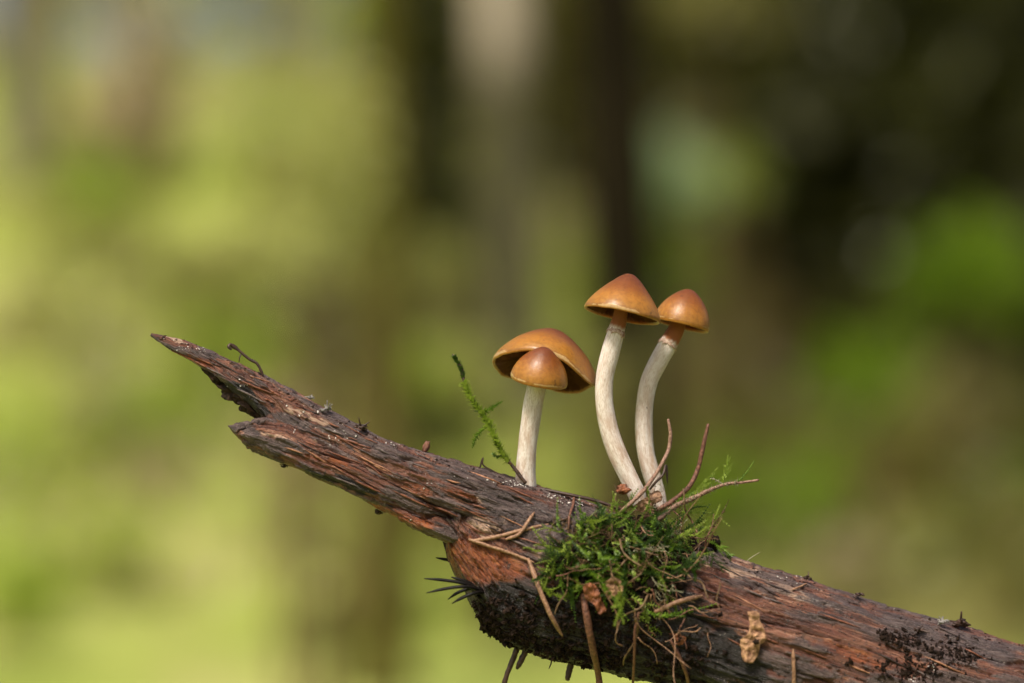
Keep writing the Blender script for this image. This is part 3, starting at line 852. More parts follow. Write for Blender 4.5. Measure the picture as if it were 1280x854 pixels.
# dry stalks standing behind the right mushroom base
strand('dry_stalk', 'bent tan dry stalk rising beside the right mushroom stem base', 'stalk', [(775, 640, -.004), (800, 618, -.004), (818, 595, -.0035), (828, 578, -.003), (836, 560, -.002), (838, 542, -.002), (835, 524, -.002)], .00034, 'pinkstalk', tips=(.6, .6))
strand('dry_stalk', 'tall rusty red dry stalk curving up away from the right mushroom', 'stalk', [(800, 650, .003), (835, 630, .003), (858, 612, .003), (871, 590, .004), (878, 562, .004), (883, 540, .004), (885, 530, .004)], .00040, 'redstalk', tips=(.8, .6))
strand('thin_stalk', 'thin forked stalk leaning on the right mushroom stem', 'stalk', [(812, 612, -.0045), (820, 602, -.005), (828, 594, -.005), (832, 582, -.004), (834, 604, -.004)], .00022, 'darktwig')
# mossy twig pointing right
tw = thing('mossy_twig', P(835, 640, 0), 'pale mossy twig sticking out of the clump over the branch', 'twig')
twc = spline([tuple(P(*q)) for q in [(822, 650, -.002), (845, 632, -.001), (868, 622, 0), (890, 611, 0), (908, 605, 0), (928, 603, 0), (948, 600, 0)]], 50)
tube('shaft', twc, np.linspace(.00045, .0002, 50), M['pinkstalk'], tw, 8, 1, .5)
mb = MB(); leafy(mb, twc[2:40], .0003, rg, .00012, .0008, .0004, .8, False); tag(obj('leaves', mb.mesh('leaves'), M['moss_pale'], tw), kind='stuff')
for pts, mt in (([(918, 606, 0), (930, 594, 0), (942, 577, 0)], 'moss'), ([(902, 608, 0), (905, 600, 0), (906, 594, -.001)], 'moss_lime'), ([(903, 605, 0), (897, 601, 0), (889, 598, 0)], 'moss_pale')):
    c = spline([tuple(P(*q)) for q in pts], 18); mb = MB()
    mb.add(*tube_data(c, np.linspace(.00013, .00006, 18), 5)); leafy(mb, c, .0001, rg, .00022, .0007, .0004, .7)
    obj('side_shoot', mb.mesh('side_shoot'), M[mt], tw)
# needles and straws lying on the wood
strand('pine_needle', 'long straw coloured dry needle hanging in front of the dark underside', 'needle', [(660, 698, None), (664, 708, '.8'), (674, 735, '2.4'), (688, 768, '3.5'), (703, 795, '3')], .00038, 'straw', 'dry needles on the branch')
strand('pine_needle', 'brown dry needle lying across the hollow left of the moss', 'needle', [(590, 676, '.4'), (620, 671, '.4'), (650, 663, '.4'), (686, 655, '.4')], .00032, 'straw', 'dry needles on the branch')
strand('pine_needle', 'short forked needle crossing the brown one at the hollow', 'needle', [(632, 674, '.5'), (648, 668, '.6'), (660, 652, '.7'), (668, 640, '.5')], .00030, 'straw', 'dry needles on the branch')
strand('pine_needle', 'thin needle along the lower edge of the hollow above the orange rot', 'needle', [(586, 674, '.4'), (610, 682, '.4'), (640, 692, '.4'), (668, 703, '.4')], .00028, 'straw', 'dry needles on the branch')
strand('pine_needle', 'straight pale needle pointing right under the moss tangle', 'needle', [(818, 765, '1.5'), (845, 753, '1.5'), (878, 744, '1')], .00040, 'straw', 'dry needles on the branch')
strand('pine_needle', 'upright pale needle standing near the tan bark flake', 'needle', [(992, 864, '.6'), (992, 838, '.8'), (991, 811, '.8')], .00032, 'straw', 'dry needles on the branch')
strand('pine_needle', 'tiny reddish needle on the ridge right of the moss', 'needle', [(990, 737, '.3'), (1000, 733, '.5'), (1008, 729, '.3')], .00016, 'straw', 'dry needles on the branch')
strand('dry_grass', 'long dark dry stem along the ridge from the smallest mushroom to the moss', 'grass', [(648, 606, .001), (680, 612, .000), (715, 619, -.001), (745, 626, -.001), (768, 634, -.001), (800, 652, '2')], .00028, 'darktwig')
strand('dry_grass', 'hooked thin dark stem on the ridge left of the moss sprig', 'grass', [(575, 578, '.3'), (600, 584, .000), (602, 577, .0), (604, 572, .0), (603, 579, .0), (615, 588, .0), (632, 596, .000), (646, 602, .0)], .00014, 'darktwig', tips=(.8, .8))
strand('thin_root', 'reddish thin root hanging in front of grey wood beside the moss', 'root', [(718, 619, '.4'), (716, 632, '.6'), (712, 645, '.8'), (710, 668, '.6')], .00022, 'redstalk')
strand('thin_root', 'short brown root stub lying crosswise left of the moss', 'root', [(690, 656, '.3'), (702, 650, '.5'), (714, 646, '.5')], .00024, 'darktwig')
strand('hanging_root', 'thick reddish root hanging down below the moss', 'root', [(728, 738, '.2'), (732, 762, '1.0'), (737, 790, '1.6'), (742, 815, '1.8'), (748, 845, '1.8'), (752, 880, '1.8')], .00058, 'redstalk')
strand('hanging_root', 'thin root hanging straight beside the thick reddish root', 'root', [(798, 765, '2'), (794, 785, '2'), (793, 815, '2'), (790, 870, '2')], .00022, 'redstalk')
strand('hanging_root', 'curved brown root trailing over the dark lower right of the clump', 'root', [(838, 800, '1'), (846, 815, '1.2'), (854, 832, '1.2'), (862, 870, '1')], .00030, 'redstalk')
strand('hanging_twig', 'pointed dark twig hanging from the black soil', 'twig', [(650, 800, .0005), (642, 822, .0005), (634, 842, .0005), (628, 862, .0005)], .00045, 'darktwig')
strand('hanging_twig', 'short broken twig hanging beside the pointed dark one', 'twig', [(662, 800, .0005), (655, 818, .0005), (646, 836, .0005)], .00050, 'darktwig', tips=(1, .4))
strand('hanging_twig', 'hair thin black fibre hanging under the soil', 'twig', [(688, 815, .0005), (689, 828, .0005), (686, 836, .0005)], .00012, 'darktwig')
strand('hanging_twig', 'stubby dark twig end below the thick soil edge', 'twig', [(716, 822, .0005), (712, 836, .0005), (709, 850, .0005)], .00052, 'darktwig', tips=(1, .7))
strand('fine_hair', 'fine pale hair sticking up from the ridge right of the moss', 'hair', [(932, 702, .001), (940, 696, .001), (950, 690, .001)], .00006, 'moss_pale')
# curled twig near the tip
ct = thing('curled_twig', P(328, 468, 0), 'tiny black curled twig standing near the pointed branch tip', 'twig')
tube('stalk', spline([tuple(P(*q)) for q in [(329, 470, .0), (326, 462, 0), (322, 455, 0), (312, 449, 0), (302, 441, 0), (296, 436, 0), (290, 432, 0)]], 40), np.interp(np.linspace(0, 1, 40), [0, .3, .8, 1], [.0002, .00024, .0002, .0004]), M['darktwig'], ct, 8, 1, .4)
tube('offshoot', spline([tuple(P(*q)) for q in [(302, 442, 0), (300, 447, -.0003), (299, 453, -.0003)]], 12), np.linspace(.00014, .00007, 12), M['darktwig'], ct, 6, 1, .4)
tube('curled_end', spline([tuple(P(*q)) for q in [(293, 433, 0), (288, 431, -.0003), (286, 434, -.0006), (290, 437, -.0006)]], 14), np.linspace(.0003, .00018, 14), M['darktwig'], ct, 7, 1, .4)
# spray of black needles at the left of the break
sn = thing('needle_spray', P(600, 742, -.006), 'spray of black flat needles sticking out left of the broken end', 'needles')
for pts in ([(606, 740, -.004), (580, 729, -.006), (555, 725, -.006), (530, 723, -.006)], [(606, 740, -.004), (580, 733, -.007), (555, 736, -.007), (533, 741, -.007)], [(606, 738, -.004), (585, 736, -.006), (570, 742, -.006), (560, 749, -.006)],
            [(606, 740, -.004), (590, 742, -.007), (576, 748, -.007), (565, 754, -.007)], [(600, 734, -.003), (580, 726, -.004), (564, 721, -.004)], [(590, 708, .002), (570, 702, .002), (545, 697, .002)]):
    c = spline([tuple(P(*q)) for q in pts], 24)
    tube('needle', c, .00035 * np.interp(np.linspace(0, 1, 24), [0, .2, .8, 1], [.6, 1, .9, .25]), M['blackneedle'], sn, 8, .8, .05)

# thin plates: bark flake, leaf scraps, bud scale
def plate(name, label, cat, outline, lift, bulge, mat, holes=(), thick=.00035, group=None, seed=0., parent=None, flip=False):
    """curled scrap with an irregular outline (photo pixels) resting on the wood"""
    o = np.array(outline, float); c = o.mean(0)
    n = 72; ang = np.linspace(0, 1, n, endpoint=False)
    ring = spline(np.r_[o, o[:1]], n + 1)[:-1]
    ring = ring + 1.8 * np.stack([fbm(ang * 30 + seed, 2.2, 1.1, 2), fbm(ang * 30, 7.2 + seed, 4.1, 2)], 1)
    rows = []
    base, nb, ok = hit(*c)
    if not ok: base = P(c[0], c[1], 0)
    yb = base.y - lift * .001
    K = 12
    for side in (0, 1):
        for q in (range(K) if side == 0 else range(K - 1, -1, -1)):
            k_ = max((q + .01) / (K - 1), .001)
            pp = c + (ring - c) * k_
            bul = bulge * .001 * ((pp[:, 0] - c[0]) / 20)**2 + .0012 * fbm(pp[:, 0] * .09 + seed, pp[:, 1] * .09, .5, 4)
            y = yb + bul + (thick * (.2 + .8 * (1 - k_**6)) if side else 0)
            rows.append(np.array([P(a, b, yy) for (a, b), yy in zip(pp, y)]))
    v = np.concatenate(rows); m = len(rows)
    f = [(i*n + j, (i+1)*n + j, (i+1)*n + (j+1) % n, i*n + (j+1) % n) for i in range(m - 1) for j in range(n)]
    mb = MB(); mb.add(v, f)
    ob = obj(name, mb.mesh(name), M[mat], parent)
    return tag(ob, label, cat, group)
fl = thing('bark_flake', on(940, 795, .8)[0], 'upright tan bark flake with a dark hole, standing on the branch', 'bark')
plate('flake_body', None, None, [(934, 764), (948, 765), (950, 775), (955, 786), (957, 800), (950, 806), (948, 816), (938, 829), (929, 826), (926, 812), (925, 800), (934, 792), (937, 780)], 1.2, .7, 'tan_bark', seed=2., parent=fl)
h0 = P(945, 802, hit(940, 795)[0].y - .00165)
v, f = crumb(np.array(h0), .0005, 3.3, (1, .5, .8), 10); mb = MB(); mb.add(v, f); obj('dark_hole', mb.mesh('dark_hole'), M['humus'], fl)
plate('leaf_scrap', 'curled orange brown leaf scrap caught under the green moss', 'leaf', [(728, 733), (738, 728), (747, 735), (752, 750), (757, 764), (750, 768), (742, 756), (732, 748)], 3.3, 1.2, 'orange_leaf', seed=5.)
plate('leaf_scrap', 'pale tan leaf scrap beside the orange one in the moss', 'leaf', [(757, 726), (770, 722), (780, 734), (776, 746), (764, 748), (755, 740)], 2.8, .8, 'tan_bark', seed=7.)
plate('leaf_scrap', 'small pale chip resting at the right mushroom stem base', 'leaf', [(792, 632), (806, 622), (824, 614), (828, 622), (815, 632), (800, 640)], 3.5, .6, 'straw', seed=9.)
plate('leaf_scrap', 'yellowish orange scrap low on the dark side of the clump', 'leaf', [(836, 792), (848, 786), (858, 794), (852, 806), (842, 804)], .3, .6, 'orange_leaf', seed=11.)
mb = MB(); v, f = crumb(np.array(P(533, 559, .0006)), .0007, 4.4, (.75, .6, 1.5), 14); mb.add(rot_plane(v, np.array(P(533, 559, .0006)), .3), f)
tag(obj('bud_scale', mb.mesh('bud_scale'), M['redstalk']), 'tiny reddish bud scale perched on the ridge left of the moss sprig', 'bud')
mb = MB(); v, f = crumb(np.array(P(778, 612, -.003)), .0008, 8.4, (1.1, .8, .9), 22, 1.3); mb.add(v, f)
tag(obj('red_bud', mb.mesh('red_bud'), M['orange_leaf']), 'dark red bud at the base of the tallest mushroom', 'bud')
mb = MB(); v, f = crumb(np.array(P(893, 678, -.001)), .0009, 1.9, (.9, .8, 1.3), 16); mb.add(v, f)
tag(obj('soil_lump', mb.mesh('soil_lump'), M['humus']), 'small black lump at the right end of the moss clump', 'soil')
def ragged(name, label, cat, px, py, r, arms, seed, mat='darktwig'):
    """a ragged black tuft with short arms"""
    l = P(px, py, hit(px, py + 8)[0].y if hit(px, py + 8)[2] else .001)
    rg2 = np.random.default_rng(seed); mb = MB()
    for q in range(4):
        mb.add(*crumb(np.array(l) + rg2.normal(size=3) * r * np.array([.7, .4, .3]), r * rg2.uniform(.35, .7), seed + q, (1.3, 1, .7), 12, 1.4))
    for q in range(arms):
        d = rg2.normal(size=3); d[2] = abs(d[2]) * .8; d /= np.linalg.norm(d)
        c = np.array(l) + np.linspace(0, 1, 8)[:, None] * d * r * rg2.uniform(.8, 1.5) + (np.linspace(0, 1, 8)**2)[:, None] * rg2.normal(size=3) * r * .8
        mb.add(*tube_data(c, np.linspace(r * .30, r * .14, 8), 6))
    return tag(obj(name, mb.mesh(name), M[mat]), label, cat)
ragged('lichen_tuft', 'ragged black tuft on the skyline above the black crusty patch', 'lichen', 1200, 779, .0010, 6, 1)
ragged('lichen_tuft', 'curled black scrap on the ridge left of the ragged tuft', 'lichen', 1147, 787, .0007, 4, 2)
ragged('lichen_tuft', 'grey fuzzy tuft between the two black ridge scraps', 'lichen', 1177, 776, .0005, 6, 3, 'greyfuzz')
ragged('lichen_tuft', 'small black tuft on the ridge midway along the bare right branch', 'lichen', 1011, 722, .0005, 5, 4)
ragged('lichen_tuft', 'dark crumb tuft on the ridge past the midway tuft', 'lichen', 1075, 743, .0005, 4, 5)
ragged('lichen_tuft', 'black speck tuft on the slab ridge left of the bud scale', 'lichen', 452, 533, .0006, 4, 6)
ragged('lichen_tuft', 'pale grey bristles on the slab ridge nearest the curled twig', 'lichen', 389, 497, .00045, 7, 7, 'greyfuzz')
ragged('lichen_tuft', 'grey bristles on the slab ridge just past the pale ones', 'lichen', 409, 511, .0005, 8, 8, 'greyfuzz')
ragged('lichen_tuft', 'dark tuft hanging under the lower splinter', 'lichen', 357, 581, .0005, 5, 9)
ragged('lichen_tuft', 'dark knob under the orange torn strip', 'lichen', 475, 639, .0006, 3, 10)

# ------------------------------------------------------------------ the forest behind
def fpos(px, dist, z=0.0):
    """ground point seen in column px at this distance from the camera"""
    return Vector(((px - 640) * S * dist / D, dist - D, z))
def ground_h(x, y):
    x, y = np.asarray(x, float), np.asarray(y, float)
    bank = 1.45 * sstep(4.6, 14, y) * (1 - sstep(-1.2, 1.6, x)) + .55 * sstep(7, 16, y)      # mossy bank rising on the left
    return .10 * fbm(x * .18 + 3, y * .18, .3, 3) + .05 * fbm(x * 1.1, y * 1.1, 4.2, 2) * sstep(1.5, 4, y) + bank
def gz(x, y): return float(ground_h(np.array([x]), np.array([y]))[0])

def floor_material():
    k = NT('forest_floor')
    p = k.pos()
    n1 = k.noise(p, .55, 4, .55); n2 = k.noise(p, 1.6, 4, .55); n3 = k.noise(p, 22, 4, .6)
    n4 = k.noise(k.mapping(p, (1, 1, 1), (7, 3, 1)), 2.4, 3, .5)
    mossc = k.ramp(n2, [(.32, (.15, .19, .03)), (.5, (.27, .32, .062)), (.66, (.38, .42, .11))])
    mossc = k.mix(k.ramp(n4, [(.50, 0.0), (.66, .75)]), mossc, k.ramp(n3, [(.3, (.20, .17, .06)), (.7, (.42, .36, .17))]))
    shaded_litter = k.ramp(n3, [(.3, (.04, .035, .010)), (.6, (.14, .115, .035)), (.75, (.22, .18, .07))])
    sx = k.n('ShaderNodeSeparateXYZ'); k.set(sx.inputs[0], p)
    side = k.math('ADD', k.math('MULTIPLY', sx.outputs[0], .30), k.math('MULTIPLY', k.math('SUBTRACT', n1, .5), 1.6))
    k.color(k.mix(k.ramp(side, [(-.1, 0.0), (.30, 1.0)]), mossc, k.mix(k.ramp(n4, [(.4, .15), (.6, .6)]), shaded_litter, k.mix(.65, mossc, (.09, .10, .012)))))  # canopy shade put into the colour: darker litter and olive towards the right
    k.inp('Roughness', .9); k.inp('Specular IOR Level', .1)
    k.bump(n3, .6, .03)
    return k.m
gx = np.concatenate([np.linspace(-120, -14, 30), np.linspace(-13.5, 13.5, 110), np.linspace(14, 120, 30)])
gy = np.concatenate([np.linspace(-60, -5, 20), np.linspace(-4.5, 26, 120), np.linspace(27, 200, 30)])
GX, GY = np.meshgrid(gx, gy, indexing='ij')
V = np.stack([GX, GY, ground_h(GX, GY)], -1).reshape(-1, 3)
i, j = np.meshgrid(np.arange(len(gx) - 1), np.arange(len(gy) - 1), indexing='ij'); m = len(gy)
F = np.stack([i*m + j, (i+1)*m + j, (i+1)*m + j + 1, i*m + j + 1], -1).reshape(-1, 4)
tag(obj('forest_floor', mesh_np('forest_floor', V, F), floor_material()), kind='structure')

def leaf_mat(name, a, b, tr, fac=.4, scale=3.0, rough=.5):
    k = NT(name)
    n = k.noise(k.pos(), scale, 4, .6)
    k.color(k.ramp(n, [(.35, a), (.65, b)])); k.inp('Roughness', .34); k.inp('Specular IOR Level', .45)
    k.translucent(tr, fac)
    return k.m
M['leaf_yellow'] = leaf_mat('leaf_yellow', (.30, .31, .095), (.46, .46, .17), (.62, .63, .20), .5)
M['leaf_tan'] = leaf_mat('leaf_tan', (.38, .31, .17), (.56, .48, .29), (.62, .54, .3), .45)
M['leaf_lime'] = leaf_mat('leaf_lime', (.26, .34, .06), (.42, .50, .09), (.60, .70, .10), .5)
M['leaf_green'] = leaf_mat('leaf_green', (.13, .21, .012), (.28, .40, .025), (.42, .60, .03), .5)
M['leaf_sky_gap'] = leaf_mat('leaf_sky_gap', (.36, .46, .22), (.52, .62, .36), (.6, .72, .4), .45)
M['leaf_olive'] = leaf_mat('leaf_olive', (.14, .14, .03), (.28, .26, .07), (.32, .30, .06), .4)
M['leaf_dark'] = leaf_mat('leaf_dark', (.034, .037, .005), (.072, .074, .012), (.07, .08, .008), .3)
def bark_mat(name, a, b, scale=9):
    k = NT(name)
    c = k.mapping(k.coord(), (1, 1, .25))
    n = k.noise(c, scale, 6, .65)
    k.color(k.ramp(n, [(.3, a), (.7, b)])); k.inp('Roughness', .9); k.inp('Specular IOR Level', .04); k.bump(n, .8, .02)
    return k.m
M['bark_black'] = bark_mat('bark_black', (.006, .005, .002), (.022, .017, .008))
M['bark_olive'] = bark_mat('bark_olive', (.045, .043, .007), (.11, .095, .020))
M['bark_brown'] = bark_mat('bark_brown', (.10, .075, .03), (.26, .19, .085))
M['bark_grey'] = bark_mat('bark_grey', (.09, .085, .05), (.20, .18, .12))
M['bark_tan'] = bark_mat('bark_tan', (.30, .23, .14), (.50, .40, .28))
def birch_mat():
    k = NT('bark_birch_sunlit_top')
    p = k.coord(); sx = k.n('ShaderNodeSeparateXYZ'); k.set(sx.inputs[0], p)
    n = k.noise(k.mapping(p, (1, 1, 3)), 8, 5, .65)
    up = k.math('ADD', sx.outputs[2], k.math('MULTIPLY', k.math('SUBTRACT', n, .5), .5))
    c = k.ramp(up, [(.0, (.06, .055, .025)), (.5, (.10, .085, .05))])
    c = k.mix(k.ramp(k.math('MULTIPLY', up, .5), [(.70, 0.0), (.80, 1.0)]), (.075, .068, .026), (.44, .37, .27))  # sunlit patch painted in: bark colour turns pale higher up the trunk
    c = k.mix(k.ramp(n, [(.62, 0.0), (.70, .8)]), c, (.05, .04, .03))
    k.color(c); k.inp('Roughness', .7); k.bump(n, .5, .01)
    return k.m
M['bark_birch_sunlit_top'] = birch_mat()

def quads(centers, sizes, rng, aspect=.6, droop=0.0):
    """many small bent leaves: two quads each would double the cost, so one folded pair of triangles"""
    n = len(centers)
    d = rng.normal(size=(n, 3)); d[:, 2] -= droop; d /= np.linalg.norm(d, axis=1)[:, None]
    e = rng.normal(size=(n, 3)); e -= d * (e * d).sum(1)[:, None]; e /= np.linalg.norm(e, axis=1)[:, None]
    nn = np.cross(d, e)
    s = np.asarray(sizes)[:, None]
    a = centers - d * s * .5; b = centers + d * s * .5
    l = centers + e * s * aspect * .5 + nn * s * .12; r = centers - e * s * aspect * .5 + nn * s * .12
    V = np.stack([a, l, b, r], 1).reshape(-1, 3)
    i = np.arange(n) * 4
    F = np.concatenate([np.stack([i, i+1, i+2], 1), np.stack([i, i+2, i+3], 1)])
    return V, F
def clumpy(rng, n, cen, rad, nclump, tight=.28):
    """points gathered in clumps inside an ellipsoid"""
    cen, rad = np.array(cen), np.array(rad)
    cc = rng.normal(size=(nclump, 3)); cc /= np.linalg.norm(cc, axis=1)[:, None]; cc *= rng.random((nclump, 1))**.4
    w = rng.integers(0, nclump, n)
    return cen + (cc[w] + rng.normal(size=(n, 3)) * tight * rng.uniform(.5, 1.2, (nclump, 1))[w]) * rad

def tree(name, label, cat, px, dist, wpx, bark, height=7.0, lean=0.0, crown=None, leaf='leaf_olive', leaves=1500, limbs=6, seed=0, lean_y=0.0, low=None, size=.10, group='blurred trees of the forest behind'):
    rng = np.random.default_rng(seed + 100)
    g = fpos(px, dist); g.z = gz(g.x, g.y)
    root = thing(name, g, label, cat, group)
    r = wpx * S * dist / D / 2
    n = 40; w = np.linspace(0, 1, n)
    c = np.stack([g.x + lean * w * height + .05 * height * .2 * np.sin(w * 5 + seed), g.y + lean_y * w * height + .03 * np.sin(w * 4 + seed * 2), g.z - .08 + w * height], 1)
    rr = r * (1.0 - .75 * w) * (1 + .5 * np.exp(-w * height / .15))
    seg = 20; ph = np.linspace(0, 2*np.pi, seg, endpoint=False)
    dp = rr[:, None] * .12 * fbm(w[:, None] * height * 2 + seed, np.cos(ph)[None] * 1.5, np.sin(ph)[None] * 1.5, 3)
    mb = MB(); mb.add(*tube_data(c, rr, seg, 1, dp)); tr = obj('trunk', mb.mesh('trunk'), M[bark], root)
    tips = []
    mb = MB()
    for q in range(limbs):
        k_ = (.42 if low is None else low) + (.95 - (.42 if low is None else low)) * (q + rng.random()) / limbs
        i0 = min(int(k_ * (n - 1)), n - 2); a = rng.random() * 6.28
        L = height * (.30 - .20 * k_) * rng.uniform(.8, 1.3)
        d = np.array([math.cos(a), math.sin(a), rng.uniform(.1, .8)])
        x = np.linspace(0, 1, 10)[:, None]
        cc = c[i0] + x * d * L + x**2 * np.array([0, 0, .25 * L])
        mb.add(*tube_data(cc, np.linspace(rr[i0] * .42, rr[i0] * .08, 10), 7)); tips += [cc[5], cc[7], cc[9]]
    obj('limbs', mb.mesh('limbs'), M[bark], root)
    tips = np.array(tips)
    pts = tips[rng.integers(0, len(tips), leaves)] + rng.normal(size=(leaves, 3)) * height * np.array([.055, .055, .04])
    V, F = quads(pts, rng.uniform(.6, 1.4, leaves) * size, rng)
    me = mesh_np('crown', V, F, False); obj('crown', me, M[leaf], root)
    return root

def spruce(label, px, dist, ztop, zlow, width, leaf='leaf_dark', seed=0, boughs=70, name='spruce_tree'):
    """young spruce: drooping boughs round a straight stem, hung with short twig sprays"""
    rng = np.random.default_rng(seed + 300)
    g = fpos(px, dist); g.z = gz(g.x, g.y)
    root = thing(name, g, label, 'tree', 'blurred trees of the forest behind')
    n = 24; c = np.stack([np.full(n, g.x), np.full(n, g.y), np.linspace(g.z - .05, ztop, n)], 1)
    mb = MB(); mb.add(*tube_data(c, np.linspace(width * .035 + .02, .008, n), 10)); obj('trunk', mb.mesh('trunk'), M['bark_black'], root)
    mb = MB(); pts = []
    for q in range(boughs):
        k_ = (q + .5) / boughs; z = zlow + (ztop - zlow) * k_; a = q * 2.4 + rng.random()
        L = width * .5 * (1 - k_)**.7 * rng.uniform(.75, 1.15) + .05
        x = np.linspace(0, 1, 9)[:, None]
        cc = np.array([g.x, g.y, z]) + x * np.array([math.cos(a), math.sin(a), -.15]) * L + x**2 * np.array([0, 0, -.12 * L])
        mb.add(*tube_data(cc, np.linspace(.008, .002, 9), 5))
        m_ = int(60 * L / width * 2) + 8
        u = rng.random(m_)
        pp = np.stack([np.interp(u, x[:, 0], cc[:, k2]) for k2 in range(3)], 1) + rng.normal(size=(m_, 3)) * np.array([.05, .05, .03]) * width
        pts.append(pp)
    obj('boughs', mb.mesh('boughs'), M['bark_black'], root)
    pts = np.concatenate(pts)
    V, F = quads(pts, rng.uniform(.07, .15, len(pts)) * max(width, .6), rng, .35, .5)
    obj('crown', mesh_np('crown', V, F, False), M[leaf], root)
    return root

def shrub(label, px, py, dist, rpx, rpz, leaf, leaves=900, seed=0, size=.05, depth=.5, name='shrub', bark='bark_brown'):
    """leafy bush centred on a pixel at this distance, on stems that reach the ground"""
    rng = np.random.default_rng(seed + 700)
    k = S * dist / D
    c = np.array(P(px, py, dist - D)); rx, rz = rpx * k, rpz * k
    z0 = gz(c[0], c[1])
    root = thing(name, (c[0], c[1], z0), label, 'shrub', 'leafy shrubs of the forest behind')
    mb = MB()
    for q in range(6):
        e = c + rng.normal(size=3) * np.array([rx, rx * .6, rz]) * .45; e[2] = max(e[2], z0 + .05)
        x = np.linspace(0, 1, 10)[:, None]
        b0 = np.array([c[0] + rng.normal() * .04, c[1] + rng.normal() * .04, z0 - .03])
        cc = b0 + x * (e - b0) + np.sin(x * np.pi) * rng.normal(size=3) * .04
        mb.add(*tube_data(cc, np.linspace(.010, .003, 10), 6))
    obj('stems', mb.mesh('stems'), M[bark], root)
    p = clumpy(rng, leaves, c, (rx, max(rx * depth, .15), rz), 16)
    p[:, 2] = np.maximum(p[:, 2], ground_h(p[:, 0], p[:, 1]) + .03)
    V, F = quads(p, rng.uniform(.6, 1.4, leaves) * size, rng)
    obj('foliage', mesh_np('foliage', V, F, False), M[leaf], root)
    return root

# trunks
tree('tree', 'slim olive trunk left of the mushrooms, standing over the yellow green ground', 'tree', 434, 4.6, 66, 'bark_olive', 6, .004, leaf='leaf_olive', seed=1)
tree('tree', 'black trunk directly behind the tallest mushroom', 'tree', 745, 6.2, 112, 'bark_black', 9, -.002, leaf='leaf_olive', seed=2)
tree('birch_tree', 'pale grey birch trunk beside the black trunk', 'tree', 648, 9.0, 74, 'bark_birch_sunlit_top', 10, .0, leaf='leaf_lime', seed=3)
tree('tree', 'grey green trunk at the far left of the forest', 'tree', 62, 11.0, 66, 'bark_grey', 10, -.01, leaf='leaf_yellow', seed=4)
tree('tree', 'brown trunk between the right mushroom and the bright green bush', 'tree', 1000, 12.0, 66, 'bark_brown', 10, .0, leaf='leaf_olive', seed=6)
# mossy stump beyond the bare part of the branch
def stump(label, px, dist, wpx, height, seed):
    rng = np.random.default_rng(seed)
    g = fpos(px, dist); g.z = gz(g.x, g.y)
    root = thing('tree_stump', g, label, 'stump')
    r = wpx * S * dist / D / 2; n = 24; seg = 40; w = np.linspace(0, 1, n)
    ph = np.linspace(0, 2*np.pi, seg, endpoint=False)
    rr = r * (1 + .7 * np.exp(-w * 5)); c = np.stack([np.full(n, g.x), np.full(n, g.y), g.z - .05 + w * height], 1)
    dp = rr[:, None] * .25 * fbm(w[:, None] * 1.5 + seed, np.cos(ph)[None] * 2, np.sin(ph)[None] * 2, 3)
    mb = MB(); v, f = tube_data(c, rr, seg, 1, dp)
    v[(n-1)*seg:n*seg, 2] += .12 * height * fbm(np.cos(ph) * 3, np.sin(ph) * 3, seed, 2)
    mb.add(v, f); obj('trunk', mb.mesh('trunk'), M['bark_olive'], root)
    p = np.stack([g.x + rng.normal(size=300) * r * .8, g.y + rng.normal(size=300) * r * .8, g.z + height + rng.random(300) * .03], 1)
    V, F = quads(p, rng.uniform(.01, .03, 300), rng); tag(obj('moss_cap', mesh_np('moss_cap', V, F, False), M['leaf_olive'], root), kind='stuff')
stump('dark mossy stump beyond the bare right part of the branch', 1150, 6.5, 62, .34, 4)
# dark spruces
spruce('dark young spruce left of the pale birch trunk', 535, 9.5, 2.0, 1.0, .55, seed=1, boughs=50)
spruce('broad dark spruce filling the upper right', 1130, 11.0, 5.5, 1.0, 2.0, seed=2, boughs=150)
spruce('dark spruce right of the broad one at the picture edge', 1330, 10.0, 5.0, .7, 1.7, seed=3, boughs=110)
# shrubs
shrub('bright green hazel bush below the broad dark spruce', 1200, 345, 8.5, 85, 70, 'leaf_green', 900, 1)
shrub('smaller green bush between brown trunk and hazel bush', 1070, 475, 8.0, 62, 60, 'leaf_green', 500, 2)
shrub('deep green shrub right behind the tallest cap', 800, 335, 9.0, 70, 45, 'leaf_green', 420, 3)
shrub('yellow green shrub in front of the pale leaves upper left', 370, 240, 11.0, 80, 110, 'leaf_yellow', 900, 4, .07)
shrub('lime shrub high beside the slim olive trunk', 490, 30, 12.0, 60, 50, 'leaf_lime', 600, 5, .07)
shrub('green shrub low at the far left', 115, 235, 10.0, 55, 50, 'leaf_green', 260, 6)
shrub('wide lime shrub above the pointed branch tip', 270, 340, 9.0, 120, 70, 'leaf_yellow', 900, 7)
shrub('olive yellow shrub between slim trunk and birch', 540, 330, 10.0, 85, 80, 'leaf_yellow', 1900, 8)
shrub('lime shrub below the pointed branch tip', 150, 520, 7.5, 150, 70, 'leaf_lime', 700, 9)
shrub('olive shrub right of the right mushroom', 930, 340, 11.0, 70, 110, 'leaf_olive', 600, 10)
shrub('tan leaved beech bush high at upper left', 165, 125, 11.0, 60, 90, 'leaf_tan', 1500, 11, .08)
shrub('dark olive shrub left of the slim trunk', 375, 385, 8.0, 55, 40, 'leaf_dark', 160, 12)
shrub('large lime shrub spreading at the left edge', 60, 420, 9.0, 90, 80, 'leaf_yellow', 800, 13, .06)
shrub('yellow shrub just above the broken slab', 300, 440, 8.0, 110, 60, 'leaf_lime', 900, 14)
shrub('pale whitish leaf spray standing in for a sky gap above the tallest cap', 836, 226, 7.6, 42, 48, 'leaf_sky_gap', 2000, 21, .035)  # pale leaves added for the brightness of sky seen through the foliage
shrub('dim green spray right of the pale whitish one', 918, 218, 8.0, 45, 42, 'leaf_lime', 110, 22, .035)
